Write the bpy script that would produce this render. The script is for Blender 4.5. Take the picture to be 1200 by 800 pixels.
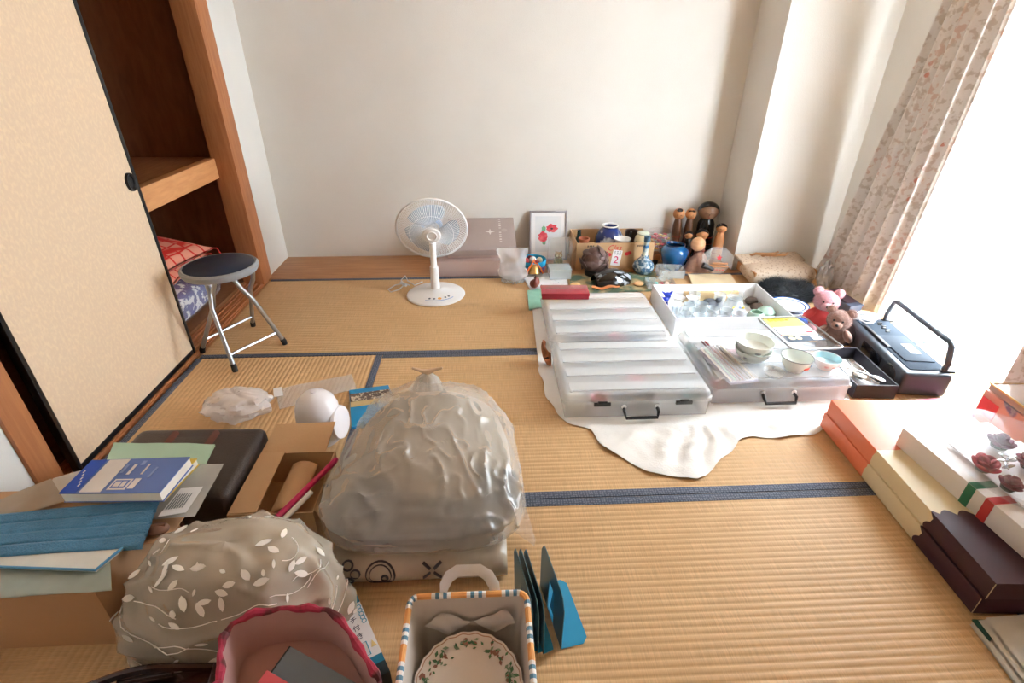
import bpy, bmesh, math, random
from mathutils import Vector, Matrix, Euler, noise
for o in list(bpy.data.objects): bpy.data.objects.remove(o)
S = bpy.context.scene; COL = S.collection
R = math.radians; PI = math.pi
# ---------------------------------------------------------------- camera (calibrated from the room's straight lines)
FPX, PITCH, YAW, ROLL, CH = 608.132, 0.511776, -0.049973, 0.0050114, 1.2
fw = Vector((-math.sin(YAW)*math.cos(PITCH), math.cos(YAW)*math.cos(PITCH), -math.sin(PITCH)))
rt = Vector((math.cos(YAW), math.sin(YAW), 0)); up = rt.cross(fw)
rt2 = math.cos(ROLL)*rt + math.sin(ROLL)*up; up2 = -math.sin(ROLL)*rt + math.cos(ROLL)*up
cam = bpy.data.cameras.new('camera'); camo = bpy.data.objects.new('camera', cam); COL.objects.link(camo)
cam.sensor_width = 36; cam.lens = FPX/1200*36; cam.clip_start = 0.02
m = Matrix.Identity(4)
for i in range(3): m[i][0] = rt2[i]; m[i][1] = up2[i]; m[i][2] = -fw[i]
m[2][3] = CH; camo.matrix_world = m; S.camera = camo
# ---------------------------------------------------------------- sky, window light, exposure
S.view_settings.view_transform = 'Standard'; S.view_settings.look = 'None'
S.view_settings.gamma = 1; S.view_settings.use_curve_mapping = False
S.view_settings.exposure = 1.74
w = bpy.data.worlds.new('sky'); S.world = w; w.use_nodes = True
bg = w.node_tree.nodes['Background']; bg.inputs['Color'].default_value = (0.84, 0.93, 1.0, 1); bg.inputs['Strength'].default_value = 13.0
pl = bpy.data.lights.new('window_right_offscreen', 'AREA'); pl.shape = 'RECTANGLE'; pl.size = 2.1; pl.size_y = 2.0
pl.cycles.is_portal = True
plo = bpy.data.objects.new('window_right_offscreen', pl); COL.objects.link(plo); plo.location = (2.23, 1.5, 1.02); plo.rotation_euler = (0, R(90), 0)
plo.rotation_euler = Euler((R(90), 0, R(90)))
S.cycles.max_bounces = 12; S.cycles.diffuse_bounces = 6; S.cycles.transparent_max_bounces = 24

# ---------------------------------------------------------------- photo pixel (1200x800) -> ray helpers
def ray(u, v): return rt2*((u-600)/FPX) - up2*((v-400)/FPX) + fw
def F(u, v, z=0.0):
    d = ray(u, v); return Vector((0, 0, CH)) + d*((z-CH)/d.z)
def onY(u, v, Y):
    d = ray(u, v); return Vector((0, 0, CH)) + d*(Y/d.y)
def onX(u, v, X):
    d = ray(u, v); return Vector((0, 0, CH)) + d*(X/d.x)
# ---------------------------------------------------------------- materials
def lin(c):
    f = lambda x: (x/255/12.92) if x/255 <= 0.04045 else ((x/255+0.055)/1.055)**2.4
    return (f(c[0]), f(c[1]), f(c[2]), 1)
def nd(nt, typ, ins={}, **props):
    n = nt.nodes.new(typ)
    for k, v in props.items(): setattr(n, k, v)
    for k, v in ins.items():
        if isinstance(v, bpy.types.NodeSocket): nt.links.new(v, n.inputs[k])
        else: n.inputs[k].default_value = v
    return n
def coords(nt, scale=(1,1,1), rot=(0,0,0), loc=(0,0,0), kind='Object'):
    tc = nd(nt, 'ShaderNodeTexCoord')
    return nd(nt, 'ShaderNodeMapping', {'Vector': tc.outputs[kind], 'Scale': scale, 'Rotation': rot, 'Location': loc}).outputs[0]
def mixc(nt, fac, a, b):
    n = nt.nodes.new('ShaderNodeMix'); n.data_type = 'RGBA'
    for i, v in ((0, fac), (6, a), (7, b)):
        if isinstance(v, bpy.types.NodeSocket): nt.links.new(v, n.inputs[i])
        else: n.inputs[i].default_value = v
    return n.outputs[2]
def ramp(nt, fac, lo, hi):
    return nd(nt, 'ShaderNodeMapRange', {0: fac, 1: lo, 2: hi}).outputs[0]
MATS = {}
def mat(name, col=(200,200,200), rough=.6, metal=0, var=.10, vs=9, stretch=(1,1,1), bump=0, bs=60, alpha=1, spec=.5, coat=0, trl=0, sheen=0, colfn=None, bstretch=None, ior=None):
    if name in MATS: return MATS[name]
    M = bpy.data.materials.new(name); M.use_nodes = True; nt = M.node_tree
    b = nt.nodes['Principled BSDF']; out = nt.nodes['Material Output']
    c = lin(col); v = coords(nt, stretch)
    if colfn: cs = colfn(nt, c)
    else:
        n = nd(nt, 'ShaderNodeTexNoise', {'Vector': v, 'Scale': vs, 'Detail': 4.0})
        cs = mixc(nt, ramp(nt, n.outputs[0], .3, .7), tuple(x*(1-var) for x in c[:3])+(1,), tuple(min(1, x*(1+var)) for x in c[:3])+(1,))
    nt.links.new(cs, b.inputs['Base Color'])
    b.inputs['Roughness'].default_value = rough; b.inputs['Metallic'].default_value = metal
    b.inputs['Specular IOR Level'].default_value = spec; b.inputs['Alpha'].default_value = alpha
    b.inputs['Coat Weight'].default_value = coat; b.inputs['Sheen Weight'].default_value = sheen
    if bump:
        n2 = nd(nt, 'ShaderNodeTexNoise', {'Vector': coords(nt, bstretch or stretch), 'Scale': bs, 'Detail': 3.0})
        bp = nd(nt, 'ShaderNodeBump', {'Strength': bump, 'Distance': .004, 'Height': n2.outputs[0]})
        nt.links.new(bp.outputs[0], b.inputs['Normal'])
    if trl:
        t = nd(nt, 'ShaderNodeBsdfTranslucent', {'Color': cs})
        mx = nd(nt, 'ShaderNodeMixShader', {0: trl, 1: b.outputs[0], 2: t.outputs[0]})
        nt.links.new(mx.outputs[0], out.inputs[0])
    MATS[name] = M; return M
def voro_dots(other, scale=60, thr=.25, feature='F1', noise_gate=None):
    def f(nt, c):
        vo = nd(nt, 'ShaderNodeTexVoronoi', {'Vector': coords(nt), 'Scale': scale}, feature=feature)
        fac = ramp(nt, vo.outputs['Distance'], thr, thr+.06)
        return mixc(nt, fac, lin(other), c)
    return f
def noise_mix(other, scale=20, lo=.48, hi=.55, stretch=(1,1,1), detail=3.0):
    def f(nt, c):
        n = nd(nt, 'ShaderNodeTexNoise', {'Vector': coords(nt, stretch), 'Scale': scale, 'Detail': detail})
        return mixc(nt, ramp(nt, n.outputs[0], lo, hi), c, lin(other))
    return f
def woodfn(dark, scale=6, stretch=(1,12,12)):
    def f(nt, c):
        n = nd(nt, 'ShaderNodeTexNoise', {'Vector': coords(nt, stretch), 'Scale': scale, 'Detail': 6.0, 'Distortion': .6})
        return mixc(nt, ramp(nt, n.outputs[0], .3, .7), c, lin(dark))
    return f
# ---------------------------------------------------------------- mesh helpers
def nb(): return bmesh.new()
def setmi(faces, mi):
    for f in faces: f.material_index = mi
    return faces
def box(bm, c, s, bevel=0, rot=None, mi=0, seg=2):
    t = nb(); bmesh.ops.create_cube(t, size=1)
    for v in t.verts: v.co = Vector((v.co.x*s[0], v.co.y*s[1], v.co.z*s[2]))
    if bevel: bmesh.ops.bevel(t, geom=list(t.edges), offset=bevel, segments=seg, affect='EDGES', profile=.6)
    return merge(bm, t, Matrix.Translation(c) @ (rot.to_matrix().to_4x4() if rot else Matrix.Identity(4)), mi)
def merge(bm, t, M=None, mi=None):
    vm = {}
    for v in t.verts: vm[v] = bm.verts.new(M @ v.co if M else v.co)
    fs = []
    for f in t.faces:
        try: g = bm.faces.new([vm[v] for v in f.verts])
        except ValueError: continue
        g.material_index = f.material_index if mi is None else mi; fs.append(g)
    t.free(); return fs
def grid(bm, nu, nv, fn, wrap=False, mi=0):
    vs = [[bm.verts.new(fn(i/(nu if wrap else nu-1), j/(nv-1))) for j in range(nv)] for i in range(nu)]
    fs = []
    for i in range(nu if wrap else nu-1):
        for j in range(nv-1):
            a, b = vs[i], vs[(i+1) % nu]
            fs.append(bm.faces.new((a[j], b[j], b[j+1], a[j+1])))
    return setmi(fs, mi)
def lathe(bm, prof, seg=28, c=(0,0,0), mi=0, sx=1, sy=1):
    n = len(prof); c = Vector(c)
    def fn(u, v):
        r, z = prof[min(n-1, int(round(v*(n-1))))]
        return c + Vector((max(r, 1e-4)*math.cos(2*PI*u)*sx, max(r, 1e-4)*math.sin(2*PI*u)*sy, z))
    return grid(bm, seg, n, fn, True, mi)
def tube(bm, pts, r, seg=8, closed=False, mi=0, flat=None):
    pts = [Vector(p) for p in pts]; n = len(pts); rings = []; prev = None
    for i, p in enumerate(pts):
        a = pts[(i-1) % n] if closed or i > 0 else p; b = pts[(i+1) % n] if closed or i < n-1 else p
        t = (b-a).normalized()
        if prev is None: x = t.orthogonal().normalized() if abs(t.z) > .9 else t.cross(Vector((0,0,1))).normalized()
        else:
            x = prev - t*prev.dot(t)
            x = x.normalized() if x.length > 1e-6 else t.orthogonal().normalized()
        prev = x; y = t.cross(x); rr = r[i] if isinstance(r, (list, tuple)) else r
        f0, f1 = flat or (1, 1)
        rings.append([bm.verts.new(p + x*(math.cos(2*PI*k/seg)*rr*f0) + y*(math.sin(2*PI*k/seg)*rr*f1)) for k in range(seg)])
    fs = []
    for i in range(n if closed else n-1):
        A, B = rings[i], rings[(i+1) % n]
        for k in range(seg): fs.append(bm.faces.new((A[k], A[(k+1) % seg], B[(k+1) % seg], B[k])))
    if not closed:
        fs.append(bm.faces.new(rings[0])); fs.append(bm.faces.new(rings[-1][::-1]))
    return setmi(fs, mi)
def slab(bm, pts, th, mi=0):
    """polygon of 3-D points (top side), thickened along its normal, away from the top"""
    pts = [Vector(p) for p in pts]; nrm = Vector((0,0,0))
    for i in range(len(pts)):
        a, b = pts[i], pts[(i+1) % len(pts)]; nrm += Vector(((a.y-b.y)*(a.z+b.z), (a.z-b.z)*(a.x+b.x), (a.x-b.x)*(a.y+b.y)))
    nrm.normalize()
    if nrm.z < 0: nrm = -nrm
    T = [bm.verts.new(p) for p in pts]; B = [bm.verts.new(p-nrm*th) for p in pts]; n = len(pts)
    fs = [bm.faces.new(T), bm.faces.new(B[::-1])]
    for i in range(n): fs.append(bm.faces.new((T[i], B[i], B[(i+1) % n], T[(i+1) % n])))
    return setmi(fs, mi)
def ball(bm, c, r, seg=20, rings=12, mi=0, rot=None):
    r = (r, r, r) if not isinstance(r, (tuple, list)) else r
    t = nb(); bmesh.ops.create_uvsphere(t, u_segments=seg, v_segments=rings, radius=1)
    M = Matrix.Translation(c) @ (rot.to_matrix().to_4x4() if rot else Matrix.Identity(4)) @ Matrix.Diagonal((*r, 1))
    return merge(bm, t, M, mi)
def bilerp(q, u, v): return (q[0]*(1-u)+q[1]*u)*(1-v) + (q[3]*(1-u)+q[2]*u)*v
def nz(p, s=1.0, seed=0): return noise.noise(Vector(p)*s + Vector((seed*7.3, seed*3.1, seed*1.7)))
def sheet(bm, quad, th, nu=18, nv=14, amp=.004, sc=14, seed=0, mi=0, fold=None):
    """soft cloth or paper over a quad (far-left, far-right, near-right, near-left), closed, with thickness"""
    q = [Vector(p) for p in quad]
    n = (q[1]-q[0]).cross(q[3]-q[0]).normalized()
    if n.z < 0: n = -n
    def f(u, v, s):
        p = bilerp(q, u, v); h = amp*nz(p, sc, seed) + (fold(u, v) if fold else 0)
        return p + n*(h + (0 if s else -th))
    top = grid(bm, nu, nv, lambda u, v: f(u, v, 1), mi=mi); bot = grid(bm, nu, nv, lambda u, v: f(u, v, 0), mi=mi)
    bmesh.ops.reverse_faces(bm, faces=bot); return top+bot
def smooth(me, ang=38):
    me.shade_smooth(); me.set_sharp_from_angle(angle=R(ang))
def world_of(o):
    M = o.matrix_basis.copy()
    while o.parent: o = o.parent; M = o.matrix_basis @ M
    return M
def obj(name, bm, mats, parent=None, world=False, ang=38, kind=None, label=None, origin=None):
    """one mesh object; world=True: the coordinates are world coordinates. Without a parent the origin moves to the base."""
    if world and parent: bm.transform(world_of(parent).inverted())
    loc = None
    if parent is None:
        cs = [v.co for v in bm.verts]
        lo = Vector([min(c[i] for c in cs) for i in range(3)]); hi = Vector([max(c[i] for c in cs) for i in range(3)])
        loc = Vector(((lo.x+hi.x)/2, (lo.y+hi.y)/2, lo.z)); bm.transform(Matrix.Translation(-loc))
    bmesh.ops.recalc_face_normals(bm, faces=list(bm.faces))
    me = bpy.data.meshes.new(name); bm.to_mesh(me); bm.free(); smooth(me, ang)
    for M in (mats if isinstance(mats, (list, tuple)) else [mats]): me.materials.append(M)
    o = bpy.data.objects.new(name, me); COL.objects.link(o); o.parent = parent
    if loc: o.location = loc
    if kind: o['kind'] = kind
    if label: o['label'] = label
    return o
def tag(o, label, cat, group=None, kind=None):
    o['label'] = label; o['category'] = cat
    if group: o['group'] = group
    if kind: o['kind'] = kind
    return o
def thing(name, label, cat, loc=(0,0,0), rz=0, group=None, rot=None):
    o = bpy.data.objects.new(name, None); COL.objects.link(o); o.location = loc
    o.rotation_euler = rot or (0, 0, rz); o.empty_display_size = .05
    return tag(o, label, cat, group)
def copy_tree(o, parent=None):
    c = o.copy(); COL.objects.link(c); c.parent = parent
    for ch in [x for x in bpy.data.objects if x.parent == o]: copy_tree(ch, c)
    return c
def struct(name, bm, mats, parent=None, ang=38):
    o = obj(name, bm, mats, parent, ang=ang)
    if not parent: o['kind'] = 'structure'
    return o
def lettering(body, size, M, parent, loc, rot=(0,0,0), name='lettering', shear=0, align='CENTER', scale=(1,1,1)):
    c = bpy.data.curves.new('t', 'FONT'); c.body = body; c.size = size; c.align_x = align; c.align_y = 'CENTER'; c.shear = shear; c.extrude = .0003; c.resolution_u = 3
    o = bpy.data.objects.new('t', c); COL.objects.link(o)
    me = bpy.data.meshes.new_from_object(o.evaluated_get(bpy.context.evaluated_depsgraph_get())); bpy.data.objects.remove(o)
    me.materials.clear(); me.materials.append(M); me.name = name
    o = bpy.data.objects.new(name, me); COL.objects.link(o); o.parent = parent; o.location = loc; o.rotation_euler = rot; o.scale = scale
    return o
# ================================================================ THE ROOM
XL, XR, YB, YF, ZC = -1.32, 2.12, 3.335, -0.9, 2.4
wallm = mat('wallpaper', (226,223,217), .85, var=.03, vs=3, bump=.35, bs=260)
whitew = mat('plaster_white', (228,228,225), .85, var=.02, vs=4, bump=.15, bs=120)
ceilm = mat('ceiling_board', (196,160,120), .8, var=.05, stretch=(1,14,1))
post = mat('post_wood', (188,126,82), .5, colfn=woodfn((168,106,66), 5, (14,14,1)))
boardm = mat('floor_board_wood', (200,150,104), .42, colfn=woodfn((172,122,80), 4, (1.2,16,16)))
inm = mat('closet_plywood', (142,94,58), .7, colfn=woodfn((122,78,46), 5, (6,6,1.5)))
shelfm = mat('closet_shelf_wood', (176,124,82), .6, colfn=woodfn((150,100,62), 5, (14,2,14)))
edgem = mat('shelf_edge_wood', (220,162,108), .5, colfn=woodfn((206,146,94), 5, (14,2,14)))
blk = mat('black_lacquer', (20,22,26), .35, var=.15)
fus = mat('fusuma_paper', (222,197,169), .75, colfn=noise_mix((230,206,174), 110, .46, .66, (1,1,.6)), bump=.25, bs=90)
def wall_box(name, x0, x1, y0, y1, z0, z1, M):
    b = nb(); box(b, ((x0+x1)/2, (y0+y1)/2, (z0+z1)/2), (x1-x0, y1-y0, z1-z0)); return struct(name, b, M)
wall_box('wall_back', XL-.1, XR+.1, YB, YB+.1, -.02, ZC, wallm)
wall_box('wall_front', XL-.1, XR+.1, YF-.1, YF, -.02, ZC, mat('sliding_screen_paper', (205,190,168), .8, var=.05))
wall_box('ceiling', XL-1.0, XR+.1, YF-.1, YB+.1, ZC, ZC+.08, ceilm)
wall_box('wall_pillar', 1.53, XR, 3.0, YB, -.02, ZC, wallm)
# left wall: white pieces beside the closet, panel above it
OY0, OY1, OZ = 1.25, 2.875, 1.82
b = nb()
for y0, y1, z0, z1 in ((YF, 1.17, -.02, ZC), (3.0, YB, -.02, ZC), (1.17, 3.0, OZ+.06, ZC)):
    box(b, (XL-.05, (y0+y1)/2, (z0+z1)/2), (.1, y1-y0, z1-z0))
struct('wall_left', b, whitew)
b = nb(); box(b, (XL-.045, (OY1+3.0)/2, (OZ+.06)/2-.01), (.115, 3.0-OY1, OZ+.06+.02), .004); struct('trim_1', b, post)
b = nb(); box(b, (XL-.045, 1.21, (OZ+.06)/2-.01), (.115, .08, OZ+.08), .004); struct('trim_2', b, post)
b = nb(); box(b, (XL-.045, (OY0+OY1)/2, OZ+.03), (.11, OY1-OY0, .06), .003); struct('trim_3', b, post)
# sill with two door grooves (raised ribs between them)
b = nb(); box(b, (XL-.045, (OY0+OY1)/2, -.012), (.11, OY1-OY0, .024))
for dx in (.006, .034, .05, .078, .098): box(b, (XL+.005-dx, (OY0+OY1)/2, .0035), (.007, OY1-OY0, .009), .0015)
struct('trim_4', b, post)
# closet interior
b = nb(); x0, x1 = XL-.95, XL-.1
box(b, (x0-.02, (1.1+3.05)/2, .9), (.04, 1.95, 1.9)); box(b, ((x0+x1)/2, 1.08, .9), (.85, .04, 1.9)); box(b, ((x0+x1)/2, 3.03, .9), (.85, .04, 1.9)); box(b, ((x0+x1)/2, 2.06, 1.87), (.85, 1.99, .04)); box(b, ((x0+x1)/2, 2.06, .0), (.85, 1.99, .04))
struct('wall_closet', b, inm)
b = nb(); box(b, (XL-.1-.415, 2.06, .675), (.83, 1.88, .03)); shelf = struct('shelf_closet', b, shelfm)
b = nb(); box(b, (XL-.106, (OY0+OY1)/2, .655), (.05, OY1-OY0-.002, .10), .004); bx = obj('shelf_edge_board', b, edgem, shelf, world=True)
# sliding doors (fusuma): one in the front groove, one parked behind it
def fusuma(name, x, y0, y1, label=None):
    h0, h1 = .008, 1.80
    e = bpy.data.objects.new(name, None); COL.objects.link(e); e.location = (x, (y0+y1)/2, h0); e['kind'] = 'structure'
    b = nb(); box(b, (x, (y0+y1)/2, (h0+h1)/2), (.016, y1-y0-.03, h1-h0-.03)); obj('paper_panel', b, fus, e, world=True)
    for y in (y0+.008, y1-.008):
        b = nb(); box(b, (x, y, (h0+h1)/2), (.024, .016, h1-h0), .003); obj('stile', b, blk, e, world=True)
    for z in (h0+.010, h1-.010):
        b = nb(); box(b, (x, (y0+y1)/2, z), (.022, y1-y0-.034, .02), .003); obj('rail', b, blk, e, world=True)
    b = nb()
    t = nb(); lathe(t, [(.0, .0035), (.02, .0035), (.023, .009), (.0275, .011), (.029, .009), (.029, 0)], 28)
    merge(b, t, Matrix.Translation((x+.007, y1-.045, .765)) @ Euler((0, R(90), 0)).to_matrix().to_4x4() @ Matrix.Diagonal((1.15, .9, 1, 1)))
    obj('finger_pull', b, blk, e, world=True)
fusuma('door_1', XL-.014, 1.315, 2.085)
fusuma('door_2', XL-.062, 1.36, 2.04)
# floor: base slab, tatami mats with real ribs and cloth borders
b = nb(); box(b, ((XL+XR)/2, (YF+YB)/2, -.04), (XR-XL+.02, YB-YF+.02, .06)); floor = struct('floor', b, boardm)
def tatfn(nt, c):
    n = nd(nt, 'ShaderNodeTexNoise', {'Vector': coords(nt, (420, 14, 1)), 'Scale': 1.0, 'Detail': 3.0})
    n2 = nd(nt, 'ShaderNodeTexNoise', {'Vector': coords(nt, (2, 2, 1)), 'Scale': 1.6, 'Detail': 3.0})
    a = mixc(nt, ramp(nt, n.outputs[0], .3, .7), tuple(x*.84 for x in c[:3])+(1,), tuple(min(1, x*1.12) for x in c[:3])+(1,))
    return mixc(nt, ramp(nt, n2.outputs[0], .35, .7), a, mixc(nt, .45, a, lin((198,160,114))))
tat = mat('tatami_rush', (213,177,131), .52, colfn=tatfn, spec=.35)
def herifn(nt, c):
    vo = nd(nt, 'ShaderNodeTexVoronoi', {'Vector': coords(nt, (1,1,1)), 'Scale': 120.0, 'Randomness': .35})
    return mixc(nt, ramp(nt, vo.outputs['Distance'], .30, .42), lin((110,118,134)), c)
heri = mat('tatami_border_cloth', (72,80,97), .8, colfn=herifn)
RIB = .0178
def tatami(cx, cy, L, Wd, rz=0, edges=(1,1)):
    e = bpy.data.objects.new('tatami_mat', None); COL.objects.link(e); e.parent = floor; e.location = Vector((cx, cy, 0)) - floor.location; e.rotation_euler = (0,0,rz)
    b = nb(); n = int(Wd/RIB)*6; rows = []
    for i in range(n+1):
        y = -Wd/2 + Wd*i/n; z = -.0022 + .0022*abs(math.sin(PI*(i/6)))**.7
        rows.append((b.verts.new((-L/2, y, z)), b.verts.new((L/2, y, z))))
    for i in range(n): b.faces.new((rows[i][0], rows[i][1], rows[i+1][1], rows[i+1][0]))
    obj('mat_surface', b, tat, e, ang=70)
    for s, on in ((-1, edges[0]), (1, edges[1])):
        if not on: continue
        b = nb(); box(b, (0, s*(Wd/2-.0145), -.001), (L, .028, .0045), .001); obj('cloth_border', b, heri, e)
Y1, Y2, Y3 = 1.145, 2.035, 2.945
tatami((-1.29+.47)/2, (Y2+Y3)/2, 1.76-.002, Y3-Y2-.002); tatami((.47+2.11)/2, (Y2+Y3)/2, 1.64-.002, Y3-Y2-.002)
tatami((-1.30-.48)/2, (Y2+.27)/2, Y2-.27-.002, .82-.002, R(90))
tatami((-.48+1.28)/2, (Y1+Y2)/2, 1.76-.002, Y2-Y1-.002); tatami((-.48+1.28)/2, (.255+Y1)/2, 1.76-.002, Y1-.255-.002)
tatami((1.28+2.11)/2, (Y2+.27)/2, Y2-.27-.002, .83-.002, R(90))
tatami((-1.30+.46)/2, (-.62+.255)/2, 1.76, .87); tatami((.46+2.11)/2, (-.62+.255)/2, 1.65, .87)
b = nb(); box(b, ((XL+1.53)/2, (Y3+YB)/2, -.0102), (1.53-XL-.002, YB-Y3-.002, .02), .0015); struct('trim_5', b, boardm)
b = nb(); box(b, ((1.53+XR)/2, (Y3+3.0)/2, -.0102), (XR-1.53-.002, 3.0-Y3-.002, .02), .0015); struct('trim_6', b, boardm)
# window wall, window, curtains
WY0, WY1, WZ = .55, 2.44, 2.0
b = nb()
for y0, y1, z0, z1 in ((YF, WY0, -.02, ZC), (WY1, YB, -.02, ZC), (WY0, WY1, WZ, ZC), (WY0, WY1, -.02, .03)):
    box(b, (XR+.05, (y0+y1)/2, (z0+z1)/2), (.1, y1-y0, z1-z0))
struct('wall_right', b, wallm)
alu = mat('aluminium', (196,198,200), .35, .8, var=.05)
win = bpy.data.objects.new('window_1', None); COL.objects.link(win); win.location = (XR+.06, (WY0+WY1)/2, .03); win['kind'] = 'structure'
pane = mat('window_glass', (240,248,250), .02, alpha=.06, var=.01)
for i in range(2):
    y0 = WY0 + i*(WY1-WY0)/2; y1 = y0 + (WY1-WY0)/2; x = XR+.045+.03*i
    b = nb()
    for yy in (y0+.02, y1-.02): box(b, (x, yy, (WZ+.03)/2), (.025, .04, WZ-.03), .003)
    for zz in (.055, WZ-.025): box(b, (x, (y0+y1)/2, zz), (.025, y1-y0-.08, .05), .003)
    obj('sash', b, alu, win, world=True)
    b = nb(); box(b, (x, (y0+y1)/2, (WZ+.03)/2), (.004, y1-y0-.078, WZ-.13)); obj('pane', b, pane, win, world=True)
# sheer curtain
M = bpy.data.materials.new('sheer_voile'); M.use_nodes = True; nt = M.node_tree
for n in list(nt.nodes):
    if n.type != 'OUTPUT_MATERIAL': nt.nodes.remove(n)
wv = nd(nt, 'ShaderNodeTexNoise', {'Vector': coords(nt, (1,400,30)), 'Scale': 1.0})
cl = mixc(nt, wv.outputs[0], (.88,.88,.88,1), (.97,.97,.97,1))
tr = nd(nt, 'ShaderNodeBsdfTransparent'); tl = nd(nt, 'ShaderNodeBsdfTranslucent', {'Color': cl}); df = nd(nt, 'ShaderNodeBsdfDiffuse', {'Color': cl})
a = nd(nt, 'ShaderNodeMixShader', {0: .3, 1: tl.outputs[0], 2: df.outputs[0]})
mx = nd(nt, 'ShaderNodeMixShader', {0: .80, 1: tr.outputs[0], 2: a.outputs[0]})
nt.links.new(mx.outputs[0], nt.nodes['Material Output'].inputs[0]); sheer = M
b = nb()
grid(b, 260, 8, lambda u, v: (2.075+.015*math.sin(u*2*PI*26)*(1-.2*v)+.006*math.sin(u*47), .50+2.0*u, .012+2.0*v))
tag(obj('sheer_curtain', b, sheer), 'bright white sheer curtain hanging across the sunlit window', 'curtain')
def curfn(nt, c):
    v = coords(nt); n0 = nd(nt, 'ShaderNodeTexNoise', {'Vector': v, 'Scale': 5.0, 'Detail': 2.0})
    vo = nd(nt, 'ShaderNodeTexVoronoi', {'Vector': v, 'Scale': 26.0}); n1 = nd(nt, 'ShaderNodeTexNoise', {'Vector': v, 'Scale': 38.0, 'Detail': 3.0})
    leaf = mixc(nt, ramp(nt, n1.outputs[0], .52, .60), c, lin((204,194,184)))
    leaf = mixc(nt, ramp(nt, n0.outputs[0], .52, .60), leaf, mixc(nt, ramp(nt, n1.outputs[0], .50, .58), c, lin((214,190,178))))
    rose = mixc(nt, ramp(nt, vo.outputs['Color'], .86, .88), (0,0,0,1), (1,1,1,1))
    ds = ramp(nt, vo.outputs['Distance'], .42, .30)
    mm = nd(nt, 'ShaderNodeMath', {0: rose, 1: ds}, operation='MULTIPLY')
    return mixc(nt, mm.outputs[0], leaf, lin((206,146,130)))
curm = mat('floral_curtain_cloth', (228,223,218), .8, colfn=curfn, trl=.10)
def curtain(name, label, bot, top, pleats, amp, z1=2.02, flare=.0):
    """bot/top: plan polylines (start,end)"""
    b = nb(); bot = [Vector(p) for p in bot]; top = [Vector(p) for p in top]
    def path(P, u):
        k = u*(len(P)-1); i = min(int(k), len(P)-2); return P[i].lerp(P[i+1], k-i)
    def fn(u, v):
        p = path(bot, u).lerp(path(top, u), min(1, v**.75))
        d = (path(bot, min(1, u+.01))-path(bot, max(0, u-.01))).normalized(); n = Vector((-d.y, d.x))
        a = amp*(1.15-.35*v)*(math.sin(u*2*PI*pleats+.6*math.sin(u*9)) + .25*math.sin(u*2*PI*pleats*2.3+1))
        q = p + n*a; return Vector((q.x, q.y, .012+(z1-.012)*v + .012*math.sin(u*11)*(1-v)**3))
    grid(b, pleats*22, 26, fn)
    o = obj(name, b, curm, ang=80); md = o.modifiers.new('cloth', 'SOLIDIFY'); md.thickness = .0012
    return tag(o, label, 'curtain', 'floral drapes')
curtain('floral_curtain', 'cream floral drape gathered between the pillar and the radio cassette player', [(2.03,2.95),(1.975,2.64),(1.965,2.42),(2.0,2.28)], [(2.03,2.53),(2.0,2.42),(1.99,2.30),(2.0,2.17)], 6, .030)
curtain('floral_curtain', 'cream floral drape with coral flowers behind the patterned gift box', [(2.0,1.60),(1.99,1.2),(1.985,.45)], [(2.0,1.62),(2.0,1.2),(1.99,.45)], 12, .03)
# ================================================================ CLOSET CUSHIONS, STOOL, FAN
rng = random.Random(5)
def zabfn(nt, c):
    vo = nd(nt, 'ShaderNodeTexVoronoi', {'Vector': coords(nt), 'Scale': 17.0, 'Randomness': .25}, feature='DISTANCE_TO_EDGE')
    return mixc(nt, ramp(nt, vo.outputs[0], .05, .11), lin((214,42,34)), c)
zabm = mat('red_hexagon_cloth', (226,150,128), .8, colfn=zabfn); redm = mat('red_cord', (196,36,30), .7)
def zabuton(cx, cy, z, rz, tilt, label):
    t = thing('floor_cushion', label, 'cushion', (cx, cy, z), group='red patterned floor cushions in the closet', rot=(tilt[0], tilt[1], rz))
    b = nb(); w, h = .27, .05
    def fn(s):
        def g(u, v):
            x, y = 2*u-1, 2*v-1; k = (1-abs(x)**2.6)*(1-abs(y)**2.6)
            return (x*w*(1-.10*(1-abs(y)**2)*abs(x)**2), y*w*(1-.10*(1-abs(x)**2)*abs(y)**2), .055 + s*(.004+h*k**.45))
        return g
    grid(b, 19, 19, fn(1)); grid(b, 19, 19, fn(-1)); obj('cover', b, zabm, t, ang=70)
    for sx in (-1, 1):
        for sy in (-1, 1):
            b = nb(); p = Vector((sx*w, sy*w, .055)); d = Vector((sx*.012, sy*.012, 0))
            tube(b, [p-d, p+d, p+d*1.8+Vector((0,0,-.035)), p+d*1.9+Vector((0,0,-.075))], .003, 6); obj('tassel', b, redm, t)
zabuton(-1.76, 2.47, .17, R(6), (0,0), 'red hexagon-patterned floor cushion, lower of the pair in the closet')
zabuton(-1.72, 2.40, .288, R(-10), (R(2),R(9)), 'red hexagon-patterned floor cushion on top of the pair in the closet')
bfl = mat('blue_floral_cloth', (222,226,236), .8, colfn=noise_mix((38,66,140), 34, .44, .50, detail=4.0))
film = mat('clear_film', (240,242,246), .18, alpha=.22, var=.02, bump=.5, bs=18)
t = thing('wrapped_bedding', 'blue and white floral bedding in a clear film bag under the red cushions', 'bedding', (-1.74, 2.40, .022))
b = nb()
def bed(u, v, r=1.0):
    a = 2*PI*u; c, s = math.cos(a), math.sin(a); ph = PI*(v-.5)
    x = abs(c)**.4*math.copysign(1, c)*math.cos(ph)**.35 if abs(ph) < PI/2-1e-4 else 0; y = abs(s)**.4*math.copysign(1, s)*math.cos(ph)**.35 if abs(ph) < PI/2-1e-4 else 0
    z = .075+.073*math.copysign(abs(math.sin(ph))**.6, math.sin(ph)); p = Vector((x*.29*r, y*.34*r, z*(1 if r == 1 else 1.0)))
    return p*(1+.03*nz(p, 9, 2))
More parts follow.
